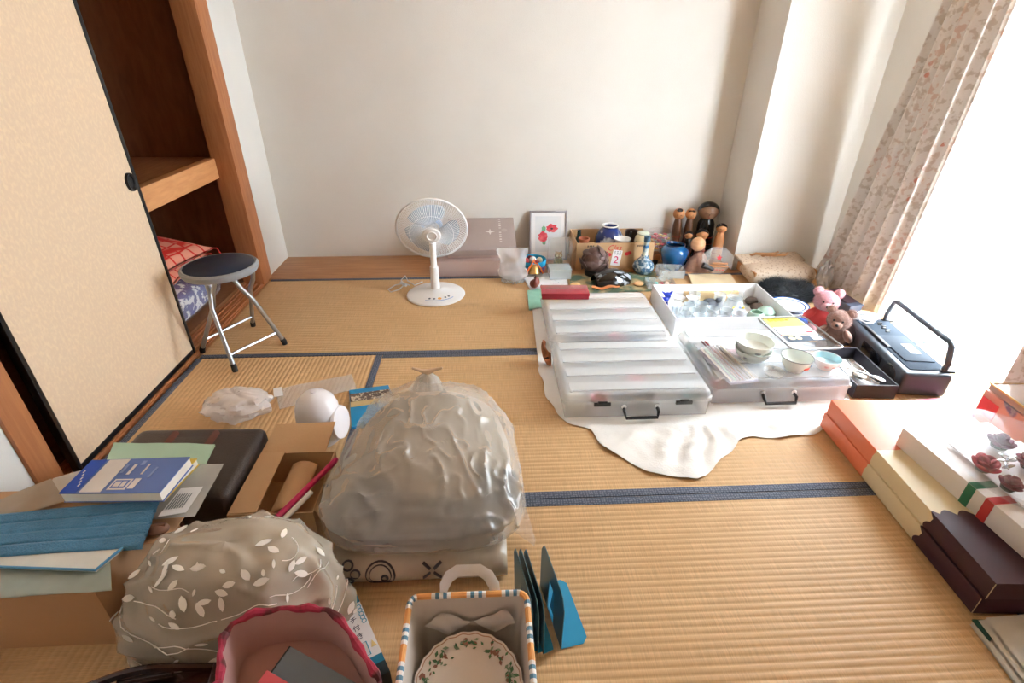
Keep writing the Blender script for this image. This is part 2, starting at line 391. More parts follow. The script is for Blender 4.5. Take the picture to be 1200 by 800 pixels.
grid(b, 40, 16, lambda u, v: bed(u, v), True); obj('bedding', b, bfl, t, ang=80)
b = nb(); grid(b, 48, 18, lambda u, v: bed(u, v, 1.06)+Vector((0,0,.002)), True); obj('film_bag', b, film, t, ang=60)

# folding stool
steel = mat('brushed_steel', (176,178,182), .32, .85, var=.06); rub = mat('black_rubber', (26,26,28), .6)
t = thing('folding_stool', 'round folding stool with dark blue seat and grey tubular legs', 'stool', (-1.12, 2.11, 0))
seatc = Vector((-1.115, 2.09)); SH = .425
b = nb(); lathe(b, [(0,.03),(.12,.029),(.136,.022),(.139,.016)], 40, (seatc.x, seatc.y, SH-.03)); obj('seat_pad', b, mat('navy_vinyl', (28,46,72), .42, var=.1, bump=.15, bs=200), t, world=True)
b = nb(); lathe(b, [(.134,.022),(.142,.024),(.150,.016),(.150,.004),(.142,-.008),(.10,-.012),(0,-.012)], 40, (seatc.x, seatc.y, SH-.03)); obj('seat_rim', b, mat('grey_plastic_rim', (150,154,160), .4), t, world=True)
feet = [F(229,413), F(276,435), F(334,403), F(297,382)]
tops = [Vector((seatc.x+.005, seatc.y-.10, SH-.04)), Vector((seatc.x-.075, seatc.y+.02, SH-.04)), Vector((seatc.x+.04, seatc.y-.085, SH-.04)), Vector((seatc.x+.095, seatc.y+.06, SH-.04))]
feet[0].x = -1.297
tops[0], tops[1], tops[2], tops[3] = Vector((-1.10, 2.0, SH-.04)), Vector((-1.155, 2.03, SH-.04)), Vector((-1.06, 2.05, SH-.04)), Vector((-1.0, 2.13, SH-.04))
legpts = []
for i, (f, tp) in enumerate(zip(feet, tops)):
    b = nb(); f = f.copy(); f.z = .012; mid = tp.lerp(f, .33) + Vector((0, 0, .0))
    bow = Vector((.012 if i in (0,2) else -.012, 0, 0)); pts = [tp, tp.lerp(f, .18), mid+bow, tp.lerp(f, .6)+bow*.6, f]
    tube(b, pts, .0095, 10); lg = obj('leg', b, steel, t, world=True); legpts.append((tp, f))
    b = nb(); d = (pts[-2]-f).normalized(); tube(b, [Vector((f.x,f.y,.001)), f+d*.004, f+d*.022], [.0115,.0125,.0115], 10); obj('foot_cap', b, rub, lg, world=True)
for i, j, k in ((0, 3, .84), (1, 2, .84)):
    b = nb(); tube(b, [legpts[i][0].lerp(legpts[i][1], k), legpts[j][0].lerp(legpts[j][1], k)], .006, 8); obj('stretcher', b, steel, t, world=True)

# electric fan
wp = mat('white_plastic', (236,238,240), .35, var=.02); wire = mat('white_wire', (238,239,240), .4, var=.02)
fb = F(511, 345)
t = thing('electric_fan', 'white electric desk fan with pale blue blades and round base', 'fan', fb)
b = nb(); lathe(b, [(0,.040),(.035,.040),(.042,.034),(.085,.026),(.130,.018),(.158,.010),(.163,.003),(.160,0),(0,0)], 48); base = obj('base', b, wp, t)
bl = mat('button_blue_print', (96,150,214), .5); gy = mat('button_grey', (96,104,118), .5); og = mat('button_orange', (232,172,84), .5)
b = nb()
pts = [(math.sin(a)*.126, -math.cos(a)*.126, .0195) for a in [R(-22+i*5) for i in range(16)]]
tube(b, pts, .0022, 6, flat=(1,.5)); obj('blue_arc_print', b, bl, base)
for a, M, r in ((-14,gy,.0065),(0,gy,.0065),(16,og,.011),(34,gy,.0065),(46,gy,.0065)):
    b = nb(); p = (math.sin(R(a))*.105, -math.cos(R(a))*.105, .0215); lathe(b, [(0,.003),(r*.8,.003),(r,.001),(r,-.002)], 14, p); obj('button', b, M, base)
b = nb(); tube(b, [(0,0,.03),(0,0,.10),(0,0,.17)], [.026,.024,.023], 20); obj('lower_pole', b, wp, t)
b = nb(); tube(b, [(0,0,.165),(0,0,.30)], .0175, 18); obj('upper_pole', b, wp, t)
hc = Vector((0, .03, .366)); TM = Matrix.Translation(hc) @ Euler((R(90+20), 0, R(2))).to_matrix().to_4x4()   # local +z = fan axis, toward the viewer and a little down
def fpart(name, fn, M, par=t):
    b = nb(); fn(b); b.transform(TM); return obj(name, b, M, par, ang=45)
fpart('motor_housing', lambda b: lathe(b, [(0,-.155),(.03,-.152),(.05,-.135),(.056,-.10),(.056,-.05),(.05,-.035),(0,-.035)], 26), wp)
fpart('motor_collar', lambda b: lathe(b, [(.045,-.034),(.058,-.03),(.058,-.015),(.04,-.012)], 26), mat('pale_blue_plastic', (150,190,228), .3))
b = nb(); tube(b, [(0,0,.29),(0,.03,.31),(0,.07,.35)], [.018,.02,.022], 14); obj('neck_joint', b, wp, t)
bladem = mat('pale_blue_blade', (186,214,238), .15, alpha=.45, var=.03)
for k in range(3):
    def bladefn(b, k=k):
        a0 = R(90+k*120)
        def g(u, v):
            r = .028+.118*v; a = a0 + (u-.5)*R(88)*(.55+.65*math.sin(PI*min(1,v*.62+.18))) + v*.25
            return (r*math.cos(a), r*math.sin(a), -.004+.03*(u-.5))
        fs = grid(b, 12, 9, g)
    o = fpart('blade', bladefn, bladem); md = o.modifiers.new('th', 'SOLIDIFY'); md.thickness = .0016
fpart('blade_hub', lambda b: lathe(b, [(0,.024),(.02,.022),(.03,.012),(.031,-.012),(0,-.014)], 24), bladem)
RG = .187
fpart('guard_rim', lambda b: tube(b, [(RG*math.cos(2*PI*i/64), RG*math.sin(2*PI*i/64), 0) for i in range(64)], .0058, 8, True), wp)
def cage(b, sgn, n=96):
    for i in range(n):
        a = 2*PI*i/n; pr = [(.042,.052),(.09,.05),(.14,.04),(.172,.02),(RG,.002)] if sgn > 0 else [(.05,-.045),(.10,-.046),(.15,-.035),(.176,-.018),(RG,-.002)]
        tube(b, [(r*math.cos(a), r*math.sin(a), z) for r, z in pr], .0012, 4)
    for r, z in ((.115, .0475*sgn),): tube(b, [(r*math.cos(2*PI*i/40), r*math.sin(2*PI*i/40), z) for i in range(40)], .001, 4, True)
g = fpart('front_guard', lambda b: cage(b, 1), wire); g['kind'] = 'stuff'
g = fpart('rear_guard', lambda b: cage(b, -1, 80), wire); g['kind'] = 'stuff'
hub = fpart('guard_hub', lambda b: lathe(b, [(0,.060),(.022,.060),(.024,.063),(.028,.063),(.030,.060),(.044,.058),(.050,.05),(.048,.044),(0,.042)], 30), wp)
tag(obj('power_cord', (lambda b: (tube(b, [F(495,330,.004), F(486,334,.004), F(478,329,.01), F(475,323,.03), F(470,328,.02), F(474,333,.006), F(468,339,.005), F(458,342,.004), F(455,339,.006), F(463,334,.012), F(473,332,.016), F(480,334,.008)], .0035, 6), tube(b, [F(470,331,.02), F(476,334,.02)], .009, 8), b)[-1])(nb()), mat('grey_cable', (206,208,210), .5)), 'pale grey power cord bundled beside the fan base', 'cord')

# ================================================================ GIFT BOXES BY THE BACK WALL
taupe = mat('taupe_card', (172,158,154), .6, var=.03, bump=.08, bs=200); taupe2 = mat('taupe_card_side', (190,168,162), .6, var=.03)
silver = mat('silver_foil', (226,222,220), .4, .3)
b = nb(); box(b, (-.10, 3.125, .05), (.40, .36, .095), .003)
tag(obj('gift_box', b, taupe2), 'plain pinkish taupe gift box lying flat behind the fan', 'box')
t = thing('gift_box', 'taupe gift box with silver star and lettering, propped against the back wall', 'box', (-.035, 2.985, .1335), rot=(R(17), 0, R(1)))
b = nb(); box(b, (0, .17, .004), (.42, .345, .042), .003); obj('lid', b, taupe, t)
b = nb(); box(b, (0, .172, -.028), (.412, .335, .022), .003); obj('tray', b, taupe2, t)
zt = .0262
b = nb()
for k in range(4):
    a = k*PI/2; tip = Vector((math.cos(a)*.032, math.sin(a)*.032, 0)); s = Vector((-math.sin(a), math.cos(a), 0))*.009
    b.faces.new([b.verts.new(Vector((.055,.185,zt))+q) for q in (tip, s, Vector((0,0,0)), -s)])
obj('star_emblem', b, silver, t)
b = nb()
for i in range(11):
    if i == 5: continue
    box(b, (.118, .32-.024*i, zt), (.013, .006 if i % 3 else .009, .0004))
obj('lettering', b, silver, t)
b = nb(); lathe(b, [(0,zt+.0002),(.018,zt)], 20, (.145, .20, 0)); obj('faint_emblem', b, mat('taupe_emboss', (184,172,168), .5), t)

# bag of silver beads
bp = F(601, 330); t = thing('bead_bag', 'clear plastic bag half full of silver beads beside the taupe boxes', 'bag', (bp.x, bp.y, 0))
b = nb(); r2 = random.Random(3)
for i in range(700):
    a = r2.random()*2*PI; rr = math.sqrt(r2.random()); h = r2.random()
    p = Vector((math.cos(a)*rr*.068, math.sin(a)*rr*.05, .006+h*.05*(1-rr*.7))); s = .0035+r2.random()*.003
    box(b, p, (s, s*.8, s*.7), rot=Euler((r2.random()*3, r2.random()*3, r2.random()*3)))
obj('beads', b, mat('silver_bead', (206,208,210), .3, .4, var=.5, vs=120), t, kind='stuff')
b = nb()
def sack(u, v):
    a = 2*PI*u; w = [.03,.085,.092,.085,.08,.082,.088][min(6,int(v*6.99))]; f = v*6.99-int(v*6.99)
    ws = [.03,.082,.088,.080,.074,.080,.092,.092]; k = min(6, int(v*7)); w = ws[k]*(1-(v*7-k))+ws[min(7,k+1)]*(v*7-k)
    d = [.02,.06,.062,.045,.03,.022,.016,.012]; dd = d[k]*(1-(v*7-k))+d[min(7,k+1)]*(v*7-k)
    p = Vector((math.cos(a)*w, math.sin(a)*dd+.02*v, .002+.20*v)); return p + Vector((nz(p,30,1), nz(p,30,4), 0))*.009
grid(b, 40, 20, sack, True); obj('film', b, mat('bead_bag_film', (244,244,248), .2, alpha=.3, bump=.5, bs=20), t, ang=50)
# framed poppy picture
t = thing('picture_frame', 'silver-framed red poppy picture leaning against the back wall', 'picture', (.395, 3.21, 0), rot=(R(-19), 0, R(-1)))
fm = mat('silver_frame', (178,178,186), .35, .7); W_, H_ = .245, .315
for x in (-W_/2+.006, W_/2-.006):
    b = nb(); box(b, (x, 0, H_/2), (.012, .016, H_), .002); obj('frame_side', b, fm, t)
for z in (.006, H_-.006):
    b = nb(); box(b, (0, 0, z), (W_-.024, .016, .012), .002); obj('frame_rail', b, fm, t)
b = nb(); box(b, (0, .003, H_/2), (W_-.022, .006, H_-.022)); obj('mount', b, mat('white_mount', (236,236,236), .6, var=.01), t)
b = nb(); box(b, (0, -.0005, H_/2+.01), (W_-.075, .002, H_-.09)); pic = obj('picture', b, mat('pale_watercolour', (214,220,226), .6, colfn=noise_mix((226,228,228), 9, .3, .7)), t)
pet = mat('poppy_red', (214,62,78), .6, colfn=noise_mix((232,110,116), 30, .45, .65)); lf = mat('watercolour_green', (120,176,140), .6)
def flat_blob(b, cx, cz, rx, rz_, y, n=18, seed=0):
    b.faces.new([b.verts.new((cx+rx*math.cos(2*PI*i/n)*(1+.18*math.sin(3*i+seed)), y, cz+rz_*math.sin(2*PI*i/n)*(1+.15*math.cos(2*i+seed)))) for i in range(n)])
for cx, cz, rx, rz_, M in ((.022,.205,.036,.026,pet), (-.035,.150,.030,.034,pet), (-.03,.20,.014,.02,lf), (-.028,.115,.012,.016,lf)):
    b = nb(); flat_blob(b, cx, cz, rx, rz_, -.0024 if M is pet else -.0020, seed=cx*90); obj('poppy' if M is pet else 'leaf', b, M, pic, ang=30)
b = nb(); flat_blob(b, .022, .202, .008, .006, -.0028); obj('poppy_centre', b, mat('dark_ink', (60,40,50), .6), pic)
# ================================================================ ORNAMENTS ALONG THE BACK WALL
glass = mat('clear_glass', (236,244,244), .04, alpha=.10, var=.02, spec=.8); acryl = mat('clear_acrylic', (232,240,242), .06, alpha=.10, var=.02, spec=.7)
def glassbox(b, c, s, th=.003, lid=True):
    x, y, z = c; w, d, h = s
    for dx in (-1, 1): box(b, (x+dx*(w-th)/2, y, z+h/2), (th, d, h))
    for dy in (-1, 1): box(b, (x, y+dy*(d-th)/2, z+h/2), (w-2*th, th, h))
    box(b, (x, y, z+th/2), (w-2*th, d-2*th, th))
    if lid: box(b, (x, y, z+h+th/2), (w, d, th))
# acrylic case with brass owl
p = (.445, 3.06); t = thing('display_case', 'clear acrylic display case standing in front of the poppy picture', 'case', (*p, 0))
b = nb(); glassbox(b, (0,0,.012), (.14,.11,.17)); obj('cover', b, acryl, t)
b = nb(); box(b, (0,0,.006), (.15,.12,.012), .002); obj('base', b, mat('black_base', (48,48,46), .5), t)
t = thing('owl_figurine', 'small brass-coloured owl figurine inside the acrylic display case', 'figurine', (p[0]-.005, p[1], .0155))
brass = mat('aged_brass', (150,116,56), .4, .6, var=.4, vs=70)
b = nb(); lathe(b, [(0,0),(.026,0),(.031,.015),(.029,.04),(.022,.056),(0,.058)], 20); obj('body', b, mat('olive_basket_brass', (116,104,44), .5, .3, colfn=voro_dots((190,170,90), 130, .3)), t)
b = nb(); ball(b, (0,0,.072), (.026,.022,.022)); hd = obj('head', b, brass, t)
for s in (-1,1):
    b = nb(); ball(b, (s*.010,-.019,.075), (.008,.004,.008), 12, 8); obj('eye', b, mat('pale_eye', (216,196,140), .4), hd)
    b = nb(); tube(b, [(s*.014,0,.088),(s*.02,0,.10)], [.007,.001], 8); obj('ear_tuft', b, brass, hd)
# woven blue basket with felt balls, gold bell on orange cord
p = F(625, 321); t = thing('woven_basket', 'bright blue woven basket with red checks holding small balls', 'basket', (p.x, p.y+.05, 0))
def weavefn(nt, c):
    ck = nd(nt, 'ShaderNodeTexChecker', {'Vector': coords(nt), 'Scale': 75.0, 'Color1': lin((206,40,84)), 'Color2': lin((24,92,160))})
    sx = nd(nt, 'ShaderNodeSeparateXYZ', {0: coords(nt)}); up_ = ramp(nt, sx.outputs[2], .045, .049)
    return mixc(nt, up_, ck.outputs[0], c)
wv_ = mat('blue_weave', (24,160,206), .7, colfn=weavefn, bump=.4, bs=90)
b = nb(); lathe(b, [(0,.003),(.068,.003),(.074,0),(.078,.03),(.082,.075),(.080,.082),(.075,.078),(.072,.055),(.066,.048),(0,.046)], 32); obj('bowl', b, wv_, t)
for i, (dx, dy, r, c) in enumerate(((-.044,-.004,.021,(190,70,70)), (.0,.012,.022,(226,226,226)), (.042,.012,.0195,(222,206,176)), (-.014,.051,.018,(120,50,60)), (.02,-.034,.019,(150,60,66)))):
    b = nb(); ball(b, (p.x+dx, p.y+.05+dy, .047+r), r, 16, 10)
    nm = ['red','white','cream','dark red','brownish red'][i]
    tag(obj('felt_ball', b, mat('felt_'+nm.replace(' ','_'), c, .8, bump=.4, bs=140)), f'{nm} felt ball lying in the blue woven basket', 'ball', 'balls in the woven basket')
t = thing('bell_ornament', 'golden bell on an orange cord leaning on the blue woven basket', 'bell', (p.x+.0, p.y-.071, .027), rot=(R(-18),0,0))
gold = mat('gold_foil', (206,170,104), .3, .7, var=.15); ogc = mat('orange_cord', (232,120,30), .7)
b = nb(); lathe(b, [(0,.06),(.012,.058),(.024,.046),(.031,.026),(.036,.006),(.034,.002),(0,.004)], 24); obj('bell', b, gold, t)
b = nb(); tube(b, [(-.045,-.01,.004),(-.035,-.012,.035),(-.014,-.01,.066),(0,-.004,.09),(.002,0,.066),(.016,-.012,.064),(.036,-.014,.036),(.05,-.012,.004)], .0045, 8); obj('cord', b, ogc, t)
# folded white printed cloth, clear empty box on it
q = [F(612,322,.0155), F(664,318,.0155), F(666,336,.0155), F(622,338,.0155)]
b = nb(); sheet(b, q, .010, amp=.004, sc=26); tag(obj('folded_cloth', b, mat('white_dotted_cloth', (226,228,232), .8, colfn=voro_dots((90,100,130), 46, .10))), 'folded white cloth with small dark dots under the clear box', 'cloth')
t = thing('clear_box', 'empty clear plastic box resting on the white dotted cloth', 'box', (.425, 2.885, .019), R(2))
b = nb(); glassbox(b, (0,0,0), (.125,.10,.055), .0025); obj('shell', b, mat('milky_plastic', (216,226,228), .2, alpha=.45, var=.03), t)
b = nb(); box(b, (0,0,.0595), (.13,.105,.004), .0015); obj('lid', b, mat('milky_plastic_lid', (214,224,226), .25, alpha=.55, var=.03), t)
p = F(626, 342); t = thing('dried_seed_pod', 'dark reddish brown dried pod beside the red box', 'pod', (p.x+.005, p.y+.03, .012))
b = nb()
def pod(u, v):
    a = 2*PI*u; ph = PI*(v-.5); r = 1+.16*math.sin(3*a); q = Vector((.028*math.cos(ph)*math.cos(a)*r, .022*math.cos(ph)*math.sin(a)*r, .031+.031*math.sin(ph)+.012*math.cos(a)*v)); return q*(1+.10*nz(q,40,2))
grid(b, 24, 14, pod, True); obj('shell', b, mat('reddish_husk', (120,54,44), .4, colfn=noise_mix((190,110,96), 30, .5, .7)), t)
b = nb(); tube(b, [(0,0,.06),(.004,.0,.075)], [.006,.002], 8); obj('stem', b, mat('husk_stem', (90,56,40), .6), t)
q = [F(618,340,.010), F(640,338,.010), F(636,360,.010), F(620,362,.010)]
b = nb(); sheet(b, q, .008, amp=.004, sc=40, seed=3); tag(obj('folded_scarf', b, mat('aqua_cloth', (134,196,172), .7, sheen=.3)), 'small folded aqua green scarf under the reddish pod', 'cloth')

# cardboard box with pottery
card = mat('corrugated_card', (202,164,122), .75, var=.05, vs=5, bump=.1, bs=120); cardd = mat('card_inside', (150,112,74), .8, var=.06)
t = thing('cardboard_box', 'open cardboard box with red script, filled with pottery by the wall', 'box', (.785, 3.17, 0))
BW, BD, BH = .48, .29, .175
for n, c, s in (('front_panel',(0,-BD/2+.002,BH/2),(BW,.004,BH)), ('back_panel',(0,BD/2-.002,BH/2),(BW,.004,BH)), ('side_panel',(-BW/2+.002,0,BH/2),(.004,BD-.008,BH)), ('side_panel',(BW/2-.002,0,BH/2),(.004,BD-.008,BH)), ('bottom_panel',(0,0,.003),(BW-.008,BD-.008,.004))):
    b = nb(); box(b, c, s); obj(n, b, card, t)
b = nb(); slab(b, [(-BW/2+.0,-BD/2,BH), (-BW/2,BD/2-.02,BH), (-BW/2-.014,BD/2-.03,BH-.06), (-BW/2-.014,-BD/2+.01,BH-.06)], .003); obj('folded_flap', b, card, t)
rink = mat('red_ink', (204,48,54), .6); kink = mat('black_ink', (60,50,44), .6)
lettering('Clas', .05, rink, t, (-.008, -BD/2-.0008, .142), (R(90),0,0), shear=.35)
b = nb()
for x in (-.055, -.035, .075, .09): ball(b, (x, -BD/2-.0006, .10+.01*math.sin(x*90)), (.014,.0006,.012), 12, 8)
obj('script_mark', b, rink, t)
for cx in (-.155, .155):
    b = nb()
    for i in range(4): box(b, (cx-.016+.011*i, -BD/2-.0005, .155), (.007,.0008,.012))
    obj('small_print', b, kink, t)
t = thing('price_tag', 'white paper tag with a red 2 propped on the cardboard box', 'tag', (.79, 3.0222, .03), rot=(0,R(7),0))
b = nb(); box(b, (0,0,.05), (.058,.0015,.10)); obj('paper', b, mat('white_paper', (238,238,240), .7, var=.02), t)
lettering('2', .065, mat('magenta_marker', (214,44,110), .6), t, (0,-.0014,.036), (R(90),0,0))
b = nb()
for i in range(3):
    for j in range(3): box(b, (-.016+.016*j, -.0011, .074+.009*i), (.010,.0005,.004))
obj('small_print', b, mat('grey_ink', (120,130,134), .6), t)
def pot(name, label, x, y, z, prof, M, seg=32, cat='vase', grp='pottery in the cardboard box'):
    up0 = z-.0055   # the pots stand on the box bottom; only their upper parts show
    if name != 'round_vase': prof = [(0,0),(prof[1][0]*.92,0)] + [(r_, z_+up0) for r_, z_ in prof[1:]]; z = .0055
    t = thing(name, label, cat, (x, y, z), group=grp); t['up'] = up0; b = nb(); lathe(b, prof, seg); o = obj('body', b, M, t); return t, o
bluev = mat('blue_white_glaze', (28,52,120), .12, colfn=noise_mix((206,216,232), 14, .55, .62, detail=4.0), coat=.6)
t, o = pot('round_vase', 'large round dark blue vase with pale blossoms in the cardboard box', .785, 3.212, .0055, [(0,0),(.05,0),(.085,.06),(.095,.115),(.088,.16),(.062,.197),(.046,.21),(.050,.22),(.046,.221),(.040,.21),(.05,.195),(0,.13)], bluev)
b = nb(); lathe(b, [(.0505,.2185),(.053,.223),(.049,.228),(.044,.226),(.043,.219)], 32); obj('rim', b, mat('white_glaze', (240,240,238), .15, coat=.4), t)
wg = MATS['white_glaze']
pot('flared_vase', 'plain white vase with a flared mouth before the blue vase in the cardboard box', .838, 3.083, .118, [(0,0),(.022,0),(.040,.03),(.050,.062),(.053,.066),(.049,.064),(.036,.03),(0,.01)], wg, cat='vase')
t, o = pot('mug', 'dark stoneware mug with a black loop handle in the cardboard box', .922, 3.19, .10, [(0,0),(.036,0),(.040,.02),(.040,.095),(.042,.10),(.037,.098),(.036,.02),(0,.012)], mat('dark_stoneware', (58,42,34), .35, var=.2), cat='mug')
b = nb(); tube(b, [(q_[0], q_[1], q_[2]+t['up']) for q_ in ((-.038,-.005,.04),(-.068,-.01,.045),(-.070,-.01,.09),(-.066,-.01,.105),(-.036,-.005,.102))], .006, 8); obj('handle', b, blk, t); t.rotation_euler.z = R(60)
t, o = pot('ginger_jar', 'small cream jar with brown flowers in the cardboard box', .966, 3.086, .11, [(0,0),(.034,0),(.050,.025),(.053,.055),(.046,.085),(.03,.10),(0,.102)], mat('cream_flower_glaze', (222,208,168), .2, colfn=noise_mix((128,66,44), 22, .58, .64), coat=.5), cat='jar')
b = nb(); lathe(b, [(r_, z_+t['up']) for r_, z_ in ((.036,.099),(.038,.106),(.03,.114),(0,.117))], 24); obj('lid', b, mat('cream_lid', (206,214,196), .2), t)
t, o = pot('clay_pot', 'small reddish clay pot standing in the cardboard box', .60, 3.10, .118, [(0,0),(.022,0),(.029,.05),(.034,.052),(.035,.064),(.030,.065),(.026,.05),(0,.02)], mat('terracotta', (178,104,72), .7), cat='pot')
pot('glass_bottle', 'dark green bottle neck rising behind the clay pot', .585, 3.20, .008, [(0,0),(.03,0),(.032,.03),(.032,.12),(.014,.155),(.012,.19),(.014,.195),(.010,.195),(0,.15)], mat('dark_green_glass', (40,66,64), .1, var=.1), cat='bottle')

# brown leather-petal ornament and black lacquer bowl
p = F(697, 325); t = thing('petal_ornament', 'dark brown ornament of overlapping leathery petals before the cardboard box', 'ornament', (p.x, p.y+.035, .009))
pm = mat('brown_leather_petal', (104,80,74), .45, var=.3, vs=40); r2 = random.Random(8)
b = nb(); lathe(b, [(0,.0),(.058,0),(.06,.02),(.05,.03),(0,.035)], 24); obj('base', b, mat('black_base2', (30,30,30), .35), t)
for i in range(44):
    a = i*2.39996; el = math.asin(max(-.7, min(.99, -.65+1.64*(i+.5)/44))); d = Vector((math.cos(a)*math.cos(el), math.sin(a)*math.cos(el), math.sin(el)))
    c = Vector((0,0,.082)) + Vector((d.x*.072, d.y*.045, d.z*.065)); rot = d.to_track_quat('Z', 'Y').to_euler()
    b = nb(); sc_ = r2.uniform(.75,1.3); c += d*r2.uniform(-.006,.016); ball(b, c, (.034*sc_, .026*sc_, .009), 12, 8, rot=Euler((rot.x+r2.uniform(-.5,.5), rot.y+r2.uniform(-.5,.5), rot.z))); obj('petal', b, pm, t)
p = F(715, 338); t = thing('lacquer_bowl', 'black and silver lacquered bowl on its side with an orange lip', 'bowl', (p.x+.01, p.y+.07, .010), rot=(0,0,R(10)))
lq = mat('black_silver_lacquer', (22,22,24), .12, colfn=noise_mix((170,180,190), 13, .56, .62, (1,3,1)), coat=.8)
b = nb()
def lbowl(u, v):
    a = PI*u; r = .035+.045*math.sin(PI*(v*.85+.1)); return Vector((-.10+.22*v*1.0, -math.cos(a)*r, math.sin(a)*r*1.05))
fs = grid(b, 24, 16, lbowl); o = obj('shell', b, lq, t); md = o.modifiers.new('th','SOLIDIFY'); md.thickness = .006; md.offset = -1
b = nb(); tube(b, [(-.135+.16*i/10, -.068-.02*math.sin(PI*i/10), .008+.006*math.cos(i)) for i in range(11)], .0085, 8, flat=(1.6,.7)); obj('lip', b, mat('orange_lacquer', (232,150,96), .3), t)
for x, y, c, nm in ((674,337,(212,178,120),'tan'), (748,336,(216,176,128),'pale')):
    q = F(x, y); b = nb(); ball(b, (q.x, q.y, .020), (.03,.022,.012), 16, 10)
    for k in range(5): tube(b, [(q.x, q.y, .030), (q.x+.02*math.cos(k*1.25), q.y+.015*math.sin(k*1.25), .028)], .002, 5)
    tag(obj('seashell', b, mat('shell_'+nm, c, .45, var=.15, vs=50)), f'{nm} brown scallop shell beside the lacquered bowl' if nm == 'tan' else 'pale brown shell beside the bottle vase', 'shell')
q = [F(668,321,.0078), F(770,318,.0078), F(765,340,.0078), F(668,344,.0078)]
b = nb(); sheet(b, q, .005, amp=.002, sc=20, seed=5); tag(obj('cloth_mat', b, mat('green_brown_print', (84,110,92), .85, colfn=noise_mix((186,164,120), 12, .45, .6))), 'mottled green and tan cloth spread under the black ornaments', 'cloth')
# bottle vase
p = F(755, 324); t = thing('bottle_vase', 'blue and white long-necked bottle vase beside the cardboard box', 'vase', (p.x, p.y+.05, .009), rot=(0, R(1), 0))
bw = mat('blue_mottled_glaze', (70,106,136), .15, colfn=noise_mix((190,206,212), 60, .46, .6, detail=5.0), coat=.5)
b = nb(); lathe(b, [(0,0),(.045,0),(.062,.02),(.066,.042),(.056,.068),(.034,.088),(.024,.10),(.021,.115)], 32); obj('body', b, bw, t)
b = nb(); lathe(b, [(.021,.114),(.018,.125),(.016,.19),(.0165,.195)], 24); obj('neck', b, mat('celadon_neck', (206,214,196), .2, colfn=noise_mix((60,110,160), 14, .5, .6)), t)
b = nb(); lathe(b, [(.0168,.194),(.019,.20),(.019,.222),(.021,.226),(.016,.228),(.013,.22),(.012,.19)], 24); obj('lip', b, mat('slate_blue_glaze', (84,116,142), .2), t)
# blue glass jar
p = F(791, 318); t = thing('glass_jar', 'deep blue glass jar with a wide dark mouth', 'jar', (p.x, p.y+.06, .0))
b = nb(); lathe(b, [(0,0),(.052,0),(.062,.02),(.083,.09),(.086,.118),(.076,.138),(.060,.147),(.060,.158),(.054,.158),(.050,.146),(.066,.134),(.074,.115),(.06,.04),(0,.02)], 36); obj('body', b, mat('cobalt_glass', (14,92,150), .08, colfn=noise_mix((10,60,116), 8, .4, .6), coat=.8), t)
# glass bowl with potpourri
p = (1.12, 3.235); t = thing('glass_bowl', 'round clear glass bowl standing behind the blue glass jar', 'bowl', (*p, .0))
b = nb(); lathe(b, [(0,0),(.05,0),(.03,.02),(.045,.045),(.078,.075),(.090,.115),(.084,.155),(.072,.185),(.069,.185),(.08,.155),(.086,.115),(.074,.08),(.04,.05),(0,.048)], 36); obj('bowl', b, glass, t)
cols = [((190,36,60),'crimson'),((222,170,60),'yellow'),((206,90,110),'pink'),((120,40,60),'wine'),((200,60,70),'red')]
r2 = random.Random(12)
spots = []; tries = 0
while len(spots) < 30 and tries < 60000:
    tries += 1; a = r2.random()*2*PI; zz = .066+.095*r2.random(); rr = (.026+.040*min(1, max(0, (zz-.066)/.03)))*math.sqrt(r2.random()); q = Vector((rr*math.cos(a), rr*math.sin(a), zz))
    if all(math.hypot((q.x-w_.x)/.0315, (q.y-w_.y)/.0315, (q.z-w_.z)/.0135) > 1 for w_ in spots): spots.append(q)
spots.sort(key=lambda q: q.z)
for i, sp_ in enumerate(spots):
    c, nm = cols[i % 5]
    b = nb()
    for k in range(6):
        a2 = k*PI/3; ball(b, (p[0]+sp_.x+.0075*math.cos(a2), p[1]+sp_.y+.0075*math.sin(a2), sp_.z), (.008,.008,.006), 8, 6)
    ball(b, (p[0]+sp_.x, p[1]+sp_.y, sp_.z+.002), .0055, 8, 6)
    tag(obj('dried_flower', b, mat('petal_'+nm, c, .7, var=.2)), f'{nm} dried flower head inside the clear glass bowl', 'flower', 'dried flowers in the glass bowl')
t = thing('wooden_stand', 'small brown wooden block behind the blue glass jar', 'block', (1.0635, 3.122, 0)); b = nb(); box(b, (0,0,.055), (.07,.06,.04), .004); obj('top', b, mat('brown_block', (150,98,60), .6), t); b = nb(); box(b, (0,0,.0175), (.05,.045,.035), .003); obj('foot', b, blk, t)

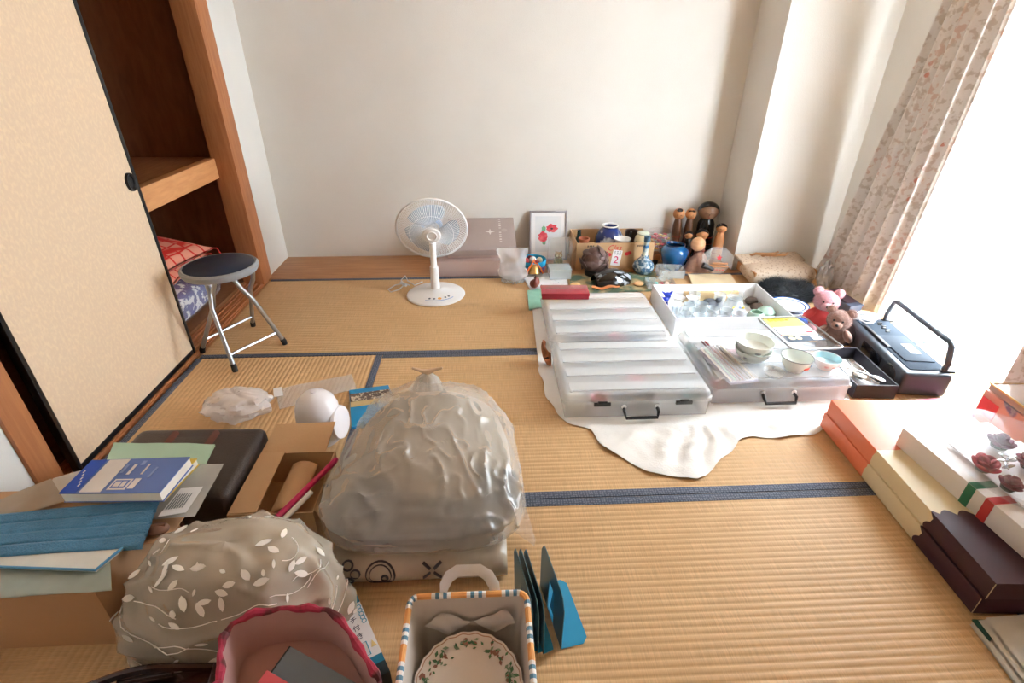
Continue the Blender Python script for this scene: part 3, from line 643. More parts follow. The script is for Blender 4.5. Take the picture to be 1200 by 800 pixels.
# kokeshi dolls in the corner
skin = mat('kokeshi_wood', (198,140,92), .4, colfn=woodfn((184,122,74), 6, (6,6,1))); hair = mat('kokeshi_black', (24,22,24), .22, var=.1); wdk = mat('dark_kokeshi_wood', (112,70,42), .45, colfn=woodfn((86,50,28), 8, (6,6,1)))
def kokeshi(x, y, h, rb, rh, body, label, hairstyle, face=None, headsc=(1,1,1), tilt=0):
    t = thing('kokeshi_doll', label, 'doll', (x, y, 0), group='wooden dolls in the corner', rot=(0, tilt, R(-14)))
    hz = h-rh*headsc[2]
    b = nb(); lathe(b, [(0,0),(rb,0),(rb*1.02,.01),(rb*.92,hz*.4),(rb*.85,hz*.75),(rb*.6,hz-rh*.75),(rb*.42,hz-rh*.55)], 24); bo = obj('body', b, body, t)
    b = nb()
    for k in range(3): lathe(b, [(rb*1.0,hz*(.2+.14*k)),(rb*1.005,hz*(.2+.14*k)+.002),(rb*1.0,hz*(.2+.14*k)+.004)], 24)
    obj('painted_band', b, mat('kokeshi_red', (150,46,36), .4), bo)
    b = nb(); ball(b, (0,0,hz), (rh*headsc[0], rh*headsc[1], rh*headsc[2]), 26, 18); hd = obj('head', b, face or skin, t)
    b = nb()
    if hairstyle == 'cap':
        def cap(u, v):
            a = 2*PI*u; front = max(0, -math.sin(a)); ph = PI/2 - v*(R(100)-front*R(52)); rr = 1.05
            return Vector((rh*headsc[0]*rr*math.cos(ph)*math.cos(a), rh*headsc[1]*rr*math.cos(ph)*math.sin(a), hz+rh*headsc[2]*rr*math.sin(ph)))
        grid(b, 32, 12, cap, True)
    elif hairstyle == 'bun':
        ball(b, (0, -rh*.45, hz+rh*.72), (rh*.52, rh*.45, rh*.34), 16, 10)
    elif hairstyle == 'bangs':
        for k in range(5): ball(b, (rh*(-.5+.25*k), -rh*.55, hz+rh*.62), (rh*.14, rh*.3, rh*.26), 10, 8)
    obj('hair', b, hair, hd)
    b = nb()
    for s in (-1, 1):
        tube(b, [(s*rh*.42, -rh*headsc[1]*.915, hz-.02*rh), (s*rh*.27, -rh*headsc[1]*.985, hz+.05*rh), (s*rh*.14, -rh*headsc[1]*1.01, hz-.02*rh)], .0016, 5)
    tube(b, [(0, -rh*headsc[1]*1.01, hz-.1*rh), (.0, -rh*headsc[1]*1.03, hz-.24*rh)], .0012, 5); obj('painted_face', b, hair, hd)
    b = nb(); tube(b, [(-rh*.1, -rh*headsc[1]*.95, hz-.45*rh), (rh*.1, -rh*headsc[1]*.95, hz-.45*rh)], .002, 5); obj('mouth', b, mat('kokeshi_red', (150,46,36), .4), hd)
brownface = mat('brown_face', (140,104,78), .4)
kokeshi(1.415, 3.235, .365, .062, .064, hair, 'tallest wooden doll with black bobbed hair in the corner', 'cap', brownface, (1,.9,.88))
kokeshi(1.238, 3.265, .32, .033, .037, wdk, 'wooden doll with a black dot of hair, beside the potpourri bowl', 'bun')
kokeshi(1.314, 3.26, .318, .031, .035, wdk, 'wooden doll with striped black fringe between the two bigger-haired dolls', 'bangs')
kokeshi(1.455, 3.09, .270, .034, .033, skin, 'slim striped brown doll at the pillar side of the corner', 'cap', skin, (1,.95,.9))
kokeshi(1.345, 3.10, .235, .034, .036, mat('pinkish_wood', (160,104,88), .45), 'low wooden doll with a smooth black cap of hair', 'cap')
kokeshi(1.265, 3.115, .215, .026, .025, hair, 'smallest black-capped wooden doll beside the wooden ball', 'cap')
# cloth with wooden ball on it
p = F(812, 300)
b = nb()
def heap(cx, cy, rx, ry, h, seed, sc=16, am=.18, pw=1.0):
    def fn(u, v):
        a = 2*PI*u; r = v; k = (1-r*r)**pw if r < 1 else 0; q = Vector((cx+rx*r*math.cos(a), cy+ry*r*math.sin(a), 0)); n = nz(q, sc, seed)
        return Vector((q.x*(1)+0, q.y, max(.001, h*k*(1+am*2*n)+.006*abs(n)*(1-r**4))))
    return fn
grid(b, 40, 16, heap(1.305, 2.998, .085, .05, .135, 2), True)
tag(obj('crumpled_cloth', b, mat('brown_lace_cloth', (160,122,104), .85, var=.25, vs=50, bump=.4, bs=70), ang=70), 'crumpled brownish pink cloth heaped before the wooden dolls', 'cloth')
b = nb(); bp_ = onY(818,286,2.998); ball(b, (bp_.x, bp_.y, bp_.z), .043, 28, 18); o = tag(obj('wooden_ball', b, mat('turned_wood', (222,176,136), .4, colfn=woodfn((206,154,112), 10, (1,1,6)))), 'pale turned wooden ball resting on the crumpled brown cloth', 'ball')
# octagonal crystal plaque with a wooden ship and star
q = [F(806,321,.0150), F(856,321,.0150), F(864,333,.0150), F(812,333,.0150)]
b = nb(); sheet(b, q, .010, amp=.004, sc=20, seed=9); tag(obj('folded_paper', b, mat('cream_paper', (222,204,168), .8)), 'folded cream wrapping paper under the round crystal plaque', 'paper')
p = F(841, 326); t = thing('crystal_plaque', 'round clear crystal plaque with a red star and wooden figure', 'plaque', (p.x, p.y+.05, .014), rot=(R(-12),0,R(-8)))
poly = [(math.cos(2*PI*i/8+PI/8)*.098, math.sin(2*PI*i/8+PI/8)*.085+.08) for i in range(8)]
b = nb(); fr = [b.verts.new((x,-.012,z)) for x, z in poly]; bk = [b.verts.new((x*.93,.012,.08+(z-.08)*.93)) for x, z in poly]; b.faces.new(fr); b.faces.new(bk[::-1])
for i in range(8): b.faces.new((fr[i], bk[i], bk[(i+1)%8], fr[(i+1)%8]))
obj('crystal', b, mat('crystal_glass', (232,234,232), .05, alpha=.2, spec=.9, var=.05), t, ang=20)
b = nb(); st = [((.02 if k % 2 == 0 else .0085)*math.sin(PI*k/5)+.01, (.02 if k % 2 == 0 else .0085)*math.cos(PI*k/5)+.095) for k in range(10)]
a_ = [b.verts.new((x,-.0135,z)) for x, z in st]; b.faces.new(a_); obj('star', b, mat('star_red', (206,30,44), .4), t)
for k, (z, w) in enumerate(((.062,.062),(.045,.075))):
    b = nb(); box(b, (.018-.005*k,-.017,z), (w*1.5,.008,.012), .003); obj('wooden_slat', b, skin, t)
b = nb()
for i in range(6): box(b, (-.05+.018*i, -.0135, .022), (.012,.001,.006))
obj('red_print', b, mat('plaque_red', (196,84,70), .5), t)
b = nb(); tube(b, [(-.085,-.03,.05),(-.045,-.026,.035),(-.02,-.024,.022)], [.018,.014,.011], 10); obj('dark_clip', b, mat('dark_metal', (58,56,58), .4, .4), t)
# clear trays
for (u0,v0,u1,v1,h,lab) in ((768,308,797,322,.05,'clear plastic tray tipped against the blue glass jar'), (758,326,790,338,.03,'low clear plastic tray of trinkets behind the white carton')):
    A = F(u0,v1); B = F(u1,v1); t = thing('clear_tray', lab, 'tray', ((A.x+B.x)/2, A.y+(-.03 if h > .04 else .015), .0095), R(-6)); b = nb(); glassbox(b, (0,0,0), (B.x-A.x, .11, h), .003, False); obj('tray', b, mat('grey_acrylic', (206,214,216), .12, alpha=.35, var=.03), t)
r2 = random.Random(4)
for i in range(7):
    c = [(220,120,140),(110,190,180),(236,230,210),(160,60,70),(80,150,140),(230,200,190),(200,90,100)][i]; nm = ['pink','turquoise','cream','wine red','teal','blush','rose'][i]
    q = F(764.5+3.2*i, 333, .012); q.y += -.088+.034*(i%2); b = nb(); ball(b, (q.x, q.y+.04, .0235), (.013,.010,.010), 12, 8); tube(b, [(q.x-.012,q.y+.04,.0235),(q.x+.012,q.y+.04,.0255)], .003, 5)
    tag(obj('trinket', b, mat('trinket_'+nm.replace(' ','_'), c, .3)), f'tiny {nm} trinket in the low clear tray', 'trinket', 'trinkets in the low tray')
# ================================================================ WHITE SHEET AND CLEAR CASES
wcl = mat('white_cotton', (236,235,232), .85, var=.02, bump=.2, bs=160)
fr_px = [(624,362),(626,385),(629,410),(633,440),(641,465),(651,484),(668,496),(690,504),(706,522),(730,540),(760,553),(795,562),(815,563),(835,551),(852,533),(866,518),(884,512),(920,514),(950,510),(968,500)]
fr_w = [F(u, v) for u, v in fr_px] + [Vector((1.38,1.52,0)), Vector((1.42,1.62,0)), Vector((1.44,2.0,0))]
ctr = Vector((.86, 1.86, 0))
# the sheet is a fan of rays from its middle to its hem; flat under the cases, creased outside them
back = [Vector((1.45,2.3,0)), Vector((1.2,2.50,0)), Vector((.8,2.50,0)), Vector((.4,2.52,0)), Vector((.22,2.50,0))]
hem = fr_w + back; NH = 260
def hempt(u):
    L = [0]
    for i in range(len(hem)): L.append(L[-1]+(hem[(i+1)%len(hem)]-hem[i]).length)
    s = u*L[-1]
    for i in range(len(hem)):
        if s <= L[i+1] or i == len(hem)-1: return hem[i].lerp(hem[(i+1)%len(hem)], (s-L[i])/max(1e-6, L[i+1]-L[i]))
def inside(x, y):
    dx = max(.24-x, x-1.41, 0); dy = max(1.50-y, y-2.58, 0); return math.hypot(dx, dy)
def shfn(s):
    def f(u, v):
        h = hempt(u); p = ctr.lerp(h, v); d = inside(p.x, p.y); k = min(1, d/.05)*(1-min(1, max(0, (p.x-1.06)/.10))*.9)
        if h.y < 1.9: p += (h-ctr).normalized()*.006*math.sin(u*150)*v
        fold = .014*(.5+.5*math.sin(u*190+3*nz(p,6,1)))*min(1, d/.12) + .010*max(0, nz(p, 17, 3)) + .010*max(0, nz(p, 30, 6))
        return Vector((p.x, p.y, .0022 + k*fold*(1-.55*v**8) + (.0014 if s else 0)))
    return f
b = nb(); grid(b, NH, 44, shfn(1), True); bot = grid(b, NH, 44, shfn(0), True)
tag(obj('cotton_sheet', b, wcl, ang=80), 'rumpled white cotton sheet spread on the tatami under the clear cases', 'sheet')

frost = mat('frosted_plastic', (234,238,242), .28, alpha=.34, var=.02); lidm = mat('frosted_lid', (240,244,247), .22, alpha=.36, var=.02); bkp = mat('black_plastic', (24,25,28), .4)
def case(name_lab, x0, x1, y0, y1, h, rz=0, latches=True, z=.006):
    w, d = x1-x0, y1-y0; t = thing('storage_case', name_lab, 'case', ((x0+x1)/2, (y0+y1)/2, z), rz, 'clear plastic storage cases on the sheet')
    b = nb(); th = .003; hb = h*.62
    for c, s in (((0,-d/2+.012,hb/2),(w-.03,th,hb)), ((0,d/2-.012,hb/2),(w-.03,th,hb)), ((-w/2+.0145,0,hb/2),(th,d-.03,hb)), ((w/2-.0145,0,hb/2),(th,d-.03,hb)), ((0,0,th/2),(w-.03,d-.03,th))): box(b, c, s)
    body = obj('tray', b, frost, t)
    b = nb()
    for k in range(1, 6): box(b, (-w/2+.015+(w-.03)*k/6, 0, hb/2), (.002, d-.03, hb*.9))
    for k in range(1, 3): box(b, (0, -d/2+d*k/3, hb/2), (w-.04, .002, hb*.9))
    obj('divider_grid', b, frost, body)
    b = nb(); t2 = nb()
    # lid: a shallow dome of rounded rectangles
    prof = [(0, hb), (0, hb+.012), (.006, hb+.016), (.008, h-.010), (.014, h-.002), (.022, h)]
    def rr(ins, z_, n=8):
        a, c, r = w/2-ins, d/2-ins, max(.006, .028-ins*.5); P = []
        for qx, qy, a0 in ((1,1,0),(-1,1,90),(-1,-1,180),(1,-1,270)):
            for k in range(n+1):
                an = R(a0+90*k/n); P.append(b.verts.new((qx*(a-r)+r*math.cos(an), qy*(c-r)+r*math.sin(an), z_)))
        return P
    rings = [rr(i, z_) for i, z_ in prof]
    for A, B in zip(rings, rings[1:]):
        for k in range(len(A)): b.faces.new((A[k], A[(k+1)%len(A)], B[(k+1)%len(A)], B[k]))
    b.faces.new(rings[-1]); lid = obj('lid', b, lidm, t, ang=50)
    for k in range(4):
        b = nb(); box(b, (0, -d/2+.055+(d-.11)*k/3, h+.0025), (w-.06, (d-.11)/3*.52, .006), .002); obj('lid_ridge', b, lidm, lid)
    for sx in (-1, 1):
        for sy in (-1, 1):
            b = nb(); lathe(b, [(0,h+.004),(.006,h+.004),(.008,h)], 12, (sx*(w/2-.035), sy*(d/2-.028), 0)); obj('stacking_stud', b, lidm, lid)
    if latches:
        for x in (-w*.24, w*.30):
            b = nb(); box(b, (x, -d/2-.001, hb+.001), (.062, .010, .014), .002); box(b, (x, -d/2-.004, hb+.010), (.034, .008, .01), .002); obj('latch', b, bkp, t)
    b = nb(); hx = .012 if latches else -.01
    tube(b, [(hx-.062,-d/2+.006,.040),(hx-.064,-d/2-.010,.036),(hx-.058,-d/2-.024,.018),(hx+.058,-d/2-.024,.018),(hx+.064,-d/2-.010,.036),(hx+.062,-d/2+.006,.040)], .0062, 8); obj('carry_handle', b, bkp, t)
    for x in (hx-.062, hx+.062):
        b = nb(); lathe(b, [(0,.004),(.008,.004),(.010,0)], 12); b.transform(Matrix.Translation((x,-d/2+.009,.045)) @ Euler((R(90),0,0)).to_matrix().to_4x4()); obj('handle_boss', b, wp, t)
    return t
case('frosted storage case with banded lid, at the front edge of the sheet', .262, .824, 1.525, 1.935, .105)
case('frosted storage case carrying the red box', .266, .815, 1.985, 2.455, .10, latches=False)
case('frosted storage case carrying the white bowls and chopsticks', .842, 1.402, 1.592, 2.03, .10, latches=False)
# things packed in the cases
pk = [('pink',(206,120,130)),('slate blue',(110,130,150)),('grey',(130,138,146)),('brown',(120,90,74)),('navy',(50,60,84)),('ivory',(222,216,204)),('teal',(70,120,124)),('plum',(96,60,80))]
def packed(cx0, cx1, cy0, cy1, n, where, seed, tall=.05):
    r = random.Random(seed); k = 0
    cells = [(i, j) for i in range(6) for j in range(3)]; r.shuffle(cells)
    for i, j in cells[:n]:
        x = cx0+(cx1-cx0)*(i+.5)/6; y = cy0+(cy1-cy0)*(j+.5)/3; nm, c = pk[k % 8]; k += 1
        b = nb(); rx, ry = (cx1-cx0)/6*.38, (cy1-cy0)/3*.36
        kind = r.choice(('cup','pouch','box'))
        if kind == 'cup': lathe(b, [(0,0),(rx*.7,0),(rx,tall*.9),(rx*1.02,tall),(rx*.92,tall*.95),(0,tall*.3)], 18, (x,y,.0095)); nme, ct = 'small_cup', 'cup'
        elif kind == 'pouch':
            ball(b, (x,y,.0095+tall*.45), (rx, ry*.8, tall*.45), 16, 10); tube(b, [(x-rx*.6,y,.0095+tall*.8),(x+rx*.6,y,.0095+tall*.85)], .004, 6); nme, ct = 'small_pouch', 'pouch'
        else:
            box(b, (x,y,.0095+tall*.4), (rx*1.8,ry*1.6,tall*.8), .004); box(b, (x,y,.0095+tall*.82), (rx*1.84,ry*1.64,tall*.12), .003); nme, ct = 'small_box', 'box'
        tag(obj(nme, b, mat('packed_'+nm.replace(' ','_'), c, .5)), f'{nm} {nme.replace("_"," ")} packed in the {where}', ct, 'things packed in the clear cases')
packed(.277,.809,1.525,1.935,12,'case at the front edge of the sheet',1); packed(.281,.80,1.985,2.455,12,'case carrying the red box',2); packed(.857,1.387,1.592,2.03,10,'case carrying the white bowls',3)
# red box
t = thing('lacquer_box', 'glossy dark red box lying on a frosted case', 'box', (.386, 2.405, .1115), R(-2))
rl = mat('red_metallic', (168,28,48), .22, .35, var=.12, coat=.5)
b = nb(); box(b, (0,0,.010), (.236,.105,.02), .003); obj('base', b, rl, t); b = nb(); box(b, (0,0,.026), (.24,.11,.016), .003); obj('lid', b, rl, t)
# rolled leather piece at the sheet's edge
p = F(640, 425); t = thing('curled_bark', 'curled piece of brown bark standing on the edge of the sheet', 'bark', (p.x+.005, p.y, .012), rot=(R(12),R(-8),R(20)))
b = nb()
def brk(u, v): a = R(200)*u+R(60); r = .022+.006*math.sin(v*PI)+.003*math.sin(u*7); return Vector((r*math.cos(a)*.7, r*math.sin(a)*1.5, .002+.085*v+.010*math.sin(u*5)))
grid(b, 18, 10, brk); o = obj('bark', b, mat('bark_brown', (166,104,66), .75, colfn=noise_mix((120,70,40), 30, .4, .6), bump=.4, bs=60), t); md = o.modifiers.new('th','SOLIDIFY'); md.thickness = .004
b = nb(); tube(b, [(-.012,-.03,.05),(-.03,-.035,.058)], [.005,.002], 6); obj('twig', b, mat('dark_bark', (70,44,30), .8), t)

# white carton of glassware
t = thing('white_carton', 'large open white carton full of glassware behind the frosted cases', 'carton', (1.165, 2.34, .006), R(-.5))
wcard = mat('white_card', (240,241,244), .6, var=.02); cw, cd, chh = .57, .40, .098
for n, c, s in (('front_panel',(0,-cd/2+.002,chh/2),(cw,.004,chh)), ('back_panel',(0,cd/2-.002,chh/2),(cw,.004,chh)), ('side_panel',(-cw/2+.002,0,chh/2),(.004,cd-.008,chh)), ('side_panel',(cw/2-.002,0,chh/2),(.004,cd-.008,chh)), ('bottom_panel',(0,0,.002),(cw-.008,cd-.008,.004))):
    b = nb(); box(b, c, s); obj(n, b, wcard, t)
gz = .0105; GR = 'glassware in the white carton'
def tumbler(x, y, r, h, label, M=glass, cat='glass', nm='glass_tumbler'):
    b = nb(); lathe(b, [(0,0),(r*.8,0),(r*.84,.004),(r,h),(r*.94,h),(r*.78,.008),(0,.008)], 20, (x,y,gz)); return tag(obj(nm, b, M), label, cat, GR)
TPX = [(800,365),(818,367),(836,366),(848,360),(806,352),(828,352),(852,368),(822,343),(790,366),(843,345),(812,359),(838,358),(872,358)]
GI = {}
for i, (u, v) in enumerate(TPX): GI['t%d' % i] = [F(u, v, .09), .0325]
for i, (u, v) in enumerate(((790,347),(797,354),(808,347))): GI['d%d' % i] = [F(u, v, .09), .036]
for i, (u, v) in enumerate(((776,340),(781,346))): GI['b%d' % i] = [F(u, v, .085), .031]
for k, u, v, z, r in (('jug',853,352,.09,.058), ('strip',862,368,.09,.0355), ('c0',879,366,.06,.0445), ('c1',893,366,.06,.0475), ('stone',832,353,.06,.056), ('p0',872,345,.04,.037), ('p1',884,346,.04,.037), ('p2',889,354,.04,.037)): GI[k] = [F(u, v, z), r]
for it in range(4000):          # let the pieces in the carton settle beside each other
    ks_ = list(GI)
    for i, a_ in enumerate(ks_):
        for c_ in ks_[i+1:]:
            A_, B_ = GI[a_], GI[c_]; d = (B_[0]-A_[0]).to_2d(); L = max(d.length, 1e-5); o_ = A_[1]+B_[1]+.0008-L
            if o_ > 0: d = d/L*o_*.5; A_[0].x -= d.x; A_[0].y -= d.y; B_[0].x += d.x; B_[0].y += d.y
        A_ = GI[a_]; A_[0].x = min(1.443-A_[1], max(.887+A_[1], A_[0].x)); A_[0].y = min(2.503-A_[1], max(2.147+A_[1], A_[0].y))
gg = mat('tumbler_glass', (226,234,238), .05, alpha=.38, spec=.9, var=.04)
for i, (u, v) in enumerate(((800,365),(818,367),(836,366),(848,360),(806,352),(828,352),(852,368),(822,343),(790,366),(843,345),(812,359),(838,358),(872,358))):
    p = GI['t%d' % i][0]; tumbler(p.x, p.y, .031, .072 if i % 2 else .064, 'clear glass tumbler with fine cut rim in the white carton', gg)
for i, (u, v) in enumerate(((790,347),(797,354),(808,347))):
    p = GI['d%d' % i][0]; b = nb(); lathe(b, [(0,.006),(.022,.006),(.032,.012),(.034,.016),(.030,.014),(.021,.0095),(0,.009)], 24, (p.x,p.y,.072)); lathe(b, [(0,0),(.022,0),(.022,.004),(0,.004)], 16, (p.x,p.y,.074))
    tag(obj('small_dish', b, wg), ['white saucer next to the blue glass ornament in the carton','white saucer with a cut-glass foot, close to the cobalt birds','white saucer between the clear tumblers in the carton'][i], 'dish', GR)
    tumbler(p.x, p.y, .02, .062, f'clear glass stand under the {["white saucer at the blue ornament","white saucer close to the cobalt birds","white saucer between the tumblers"][i]}', gg, nm='glass_stand')
bg_ = mat('cobalt_ornament', (26,56,180), .1, coat=.6, var=.2)
for i, (u, v) in enumerate(((776,340),(781,346))):
    p = GI['b%d' % i][0]; b = nb(); ball(b, (p.x,p.y,.075), (.018,.013,.014), 14, 10); tube(b, [(p.x+.012,p.y,.08),(p.x+.024,p.y,.095)], [.008,.004], 8); tube(b, [(p.x-.012,p.y,.078),(p.x-.03,p.y+.004,.092)], [.008,.003], 8); tube(b, [(p.x,p.y,.064),(p.x,p.y,gz)], [.006,.012], 8)
    tag(obj('glass_bird', b, bg_), ['cobalt blue glass bird at the carton corner','cobalt blue glass bird touching the white saucers'][i], 'figurine', GR)
p = GI['jug'][0]; t = thing('glass_jug', 'clear glass jug with a thin wire bail in the carton', 'jug', (p.x, p.y, gz), group=GR)
b = nb(); lathe(b, [(0,0),(.048,0),(.055,.02),(.05,.05),(.036,.085),(.040,.095),(.037,.095),(.033,.085),(.046,.05),(0,.008)], 26); obj('body', b, gg, t)
b = nb(); tube(b, [(.038*math.cos(a), -.01, .092+.055*math.sin(a)) for a in [PI*i/12 for i in range(13)]], .0014, 5); obj('wire_bail', b, steel, t)
for dx, c in ((-.02,(236,206,60)),(.012,(60,90,180)),(.03,(236,206,60))):
    b = nb(); ball(b, (dx,-.045,.055), (.007,.003,.007), 10, 6); obj('painted_flower', b, mat('flower_%d' % c[0], c, .4), t)
p = GI['strip'][0]; t = thing('striped_tumbler', 'clear tumbler with red bands beside the celadon cups', 'glass', (p.x, p.y, gz), group=GR)
b = nb(); lathe(b, [(0,0),(.027,0),(.034,.085),(.031,.085),(.025,.008),(0,.008)], 24); obj('glass', b, gg, t)
for z in (.035, .055): b = nb(); lathe(b, [(.0282+z*.08,z),(.0292+z*.08,z+.005),(.0286+z*.08,z+.010)], 24); obj('red_band', b, rink, t)
cel = mat('celadon', (172,200,184), .25, var=.08, coat=.4)
for i, (u, v) in enumerate(((879,366),(893,366))):
    p = GI['c%d' % i][0]; b = nb(); lathe(b, [(0,0),(.03,0),(.043,.03),(.042,.055),(.03,.072),(.026,.072),(.036,.05),(0,.01)] if i == 0 else [(0,.0),(.03,0),(.046,.028),(.043,.052),(.024,.07),(0,.073)], 24, (p.x,p.y,gz)); 
    tag(obj('celadon_cup', b, cel), ['pale celadon cup between red-banded tumbler and covered celadon pot','rounded celadon pot at the side wall of the white carton'][i], 'cup', GR)
p = GI['stone'][0]; b = nb(); ball(b, (p.x,p.y,.0445), (.046,.034,.034), 20, 12); ball(b, (p.x+.036,p.y-.01,.0725), (.018,.016,.015), 14, 8); tube(b, [(p.x-.036,p.y,.0495),(p.x-.055,p.y,.060)], [.018,.004], 8)
tag(obj('stone_bird', b, mat('grey_stone', (92,98,108), .5)), 'dark grey stone bird lying among the tumblers', 'figurine', GR)
for i, (u, v) in enumerate(((872,345),(884,346),(889,354))):
    p = GI['p%d' % i][0]; b = nb(); ball(b, (p.x,p.y,.034), (.036,.028,.022), 16, 10)
    for v_ in b.verts: v_.co += Vector((0,0,1))*.005*nz(v_.co, 50, i)
    tag(obj('brown_pebble', b, mat('brown_stone', (88,72,62), .7, var=.25, vs=40)), 'dark brown pebble beside the pale wooden strip in the carton', 'stone', GR)
b = nb(); box(b, (1.20, 2.515, .0405), (.30,.02,.06), .004); tag(obj('wood_strip', b, mat('pale_wood_strip', (206,178,134), .6)), 'pale wooden strip along the back wall of the white carton', 'wood', GR)

# wire rack with its printed card
t = thing('wire_rack', 'rectangular wire rack tray with a printed card beside the white bowls', 'rack', (1.357, 1.945, .1095), R(3))
rw, rd = .225, .295; b = nb()
P = []
for qx, qy, a0 in ((1,1,0),(-1,1,90),(-1,-1,180),(1,-1,270)):
    for k in range(5): an = R(a0+22.5*k); P.append((qx*(rw/2-.02)+.02*math.cos(an), qy*(rd/2-.02)+.02*math.sin(an), .016))
tube(b, P, .0035, 8, True); obj('frame', b, steel, t)
b = nb()
for i in range(1, 30): x = -rw/2+rw*i/30; tube(b, [(x,-rd/2,.015),(x,-rd/2+.012,.003),(x,rd/2-.012,.003),(x,rd/2,.015)], .0009, 4)
for i in range(1, 36): y = -rd/2+rd*i/36; tube(b, [(-rw/2,y,.015),(-rw/2+.012,y,.004),(rw/2-.012,y,.004),(rw/2,y,.015)], .0009, 4)
obj('wire_grid', b, steel, t, kind='stuff')
b = nb(); box(b, (.005,.035,.007), (.165,.165,.001)); cardp = obj('printed_card', b, mat('white_print_card', (240,238,226), .5, var=.01), t)
for nme, c, s, col in (('yellow_band',(0,.075,.0080),(.165,.085,.0006),(238,226,110)), ('dark_band',(.005,-.075,.0080),(.165,.05,.0006),(74,88,104)), ('red_line',(0,-.043,.0083),(.165,.006,.0006),(226,110,90)), ('white_panel',(.058,-.073,.0085),(.04,.04,.0006),(206,216,222)), ('red_mark',(.062,-.022,.0080),(.03,.012,.0006),(214,40,60)), ('orange_mark',(.022,.095,.0085),(.016,.014,.0006),(236,110,40))):
    b = nb(); box(b, (c[0], c[1]+.035, c[2]), s); obj(nme, b, mat('print_'+nme, col, .5, var=.02), cardp)
for x in (-.05, -.02):
    b = nb(); lathe(b, [(0,.0007),(.014,0)], 16, (x,-.038,.0086)); obj('food_picture', b, mat('print_food', (226,210,160), .5), cardp)
b = nb()
for i in range(6): box(b, (-.06+.013*i, .133, .0086), (.009,.018 if i % 2 else .026,.0006))
obj('lettering', b, mat('print_olive', (190,176,40), .5), cardp, kind='stuff')
# bowls and cups on the case
bowlm = mat('white_porcelain', (228,234,228), .15, var=.02, coat=.4); CT = .1118
def bowl(name, label, x, y, z, r, h, extra=(), cat='bowl', M=bowlm):
    t = thing(name, label, cat, (x, y, z), group='bowls on the frosted case'); b = nb()
    lathe(b, [(0,.004),(r*.5,.004),(r*.5,0),(r*.56,0),(r*.58,.006),(r*.86,h*.45),(r*.97,h*.85),(r,h),(r*.965,h),(r*.93,h*.85),(r*.82,h*.45),(r*.5,.012),(0,.010)], 36); obj('bowl', b, M, t)
    for nme, a, zz, s, c in extra:
        k = .86+.14*min(1, max(0, (zz/h-.45)/.55)); b = nb(); ball(b, (math.sin(a)*r*k, -math.cos(a)*r*k, zz), s, 12, 8, rot=Euler((0,0,a))); obj(nme, b, mat('glaze_%s' % nme, c, .3), t)
    return t
p = F(880, 420, CT); grey = (150,156,166)
bowl('rice_bowl', 'white porcelain bowl under another bowl beside the chopsticks', p.x, p.y, CT, .072, .05, [('grey_motif',.5,.036,(.010,.003,.005),grey),('grey_motif',-.9,.03,(.008,.003,.005),grey)])
bowl('rice_bowl', 'white porcelain bowl stacked on top of another bowl', p.x+.002, p.y+.004, CT+.026, .073, .055, [('grey_motif',-.2,.028,(.012,.003,.006),grey)])
p = F(930, 432, CT); t = bowl('rice_bowl', 'white bowl with thin grey rim and red motif beside the pale blue cup', p.x, p.y, CT, .060, .058, [('red_motif',.35,.028,(.016,.003,.006),(220,80,60)),('blue_motif',.75,.040,(.007,.003,.007),(110,150,200))])
b = nb(); lathe(b, [(.0605,.0565),(.0612,.0585),(.058,.0590),(.0575,.057)], 36); obj('grey_rim', b, mat('grey_rim_glaze', (110,110,112), .3), t)
p = F(966, 430, CT); t = bowl('cup', 'pale blue lined cup with pinkish outside near the wire rack', p.x, p.y, CT, .052, .045, [('pink_motif',a,.024,(.008,.003,.005),(226,186,186)) for a in (-.5,.1,.7)], 'cup', mat('pinkish_porcelain', (230,224,224), .2))
b = nb(); lathe(b, [(.0495,.044),(.047,.038),(.042,.02),(.026,.0125),(0,.0108)], 32); obj('lining', b, mat('pale_blue_glaze', (190,222,230), .15), t)
p = F(905, 437, CT); b = nb(); lathe(b, [(0,.004),(.028,.004),(.028,0),(.034,.002),(.04,.016),(.038,.016),(.03,.006),(0,.006)], 28, (p.x, p.y-.01, CT)); tag(obj('glass_saucer', b, mat('thin_glass', (232,236,240), .05, alpha=.3)), 'thin clear glass saucer between the porcelain bowls', 'saucer')
# chopsticks in a clear sleeve
A, B, C_, D = F(818,410,CT+.002), F(845,405,CT+.002), F(890,447,CT+.002), F(856,451,CT+.002)
t = thing('chopstick_sleeve', 'clear plastic sleeve holding chopsticks on the frosted case', 'packet', ((A+B+C_+D)/4))
b = nb(); sheet(b, [A,B,C_,D], .0006, amp=.001, sc=30); obj('backing', b, mat('sleeve_back', (214,210,220), .2, alpha=.55), t, world=True)
b = nb(); up_ = Vector((0,0,.0135)); sheet(b, [A+up_,B+up_,C_+up_*.85,D+up_*.85], .0006, amp=.0008, sc=40); obj('front_film', b, film, t, world=True)
for i, (k, c, ex) in enumerate(((.12,(206,184,156),0),(.26,(170,206,180),-.01),(.40,(96,50,50),.05),(.52,(132,40,44),.045),(.66,(120,100,90),0),(.80,(74,66,60),.0),(.92,(210,190,160),-.01))):
    a = A.lerp(B, k); e = D.lerp(C_, k); d = (a-e).normalized(); b = nb(); tube(b, [a+d*ex+Vector((0,0,.005)), e-d*(-.02)+Vector((0,0,.005))], [.0042,.0026], 8)
    tag(obj('chopstick', b, mat('stick_%d' % i, c, .35)), ['pale wood chopstick at the outer edge of the clear sleeve','pale green chopstick in the clear sleeve','dark brown chopstick poking furthest out of the sleeve','dark red chopstick poking out of the sleeve','grey-brown chopstick in the middle of the sleeve','blackish chopstick lying in the clear sleeve','light wood chopstick in the sleeve beside the white bowls'][i], 'chopstick', 'chopsticks in the sleeve')
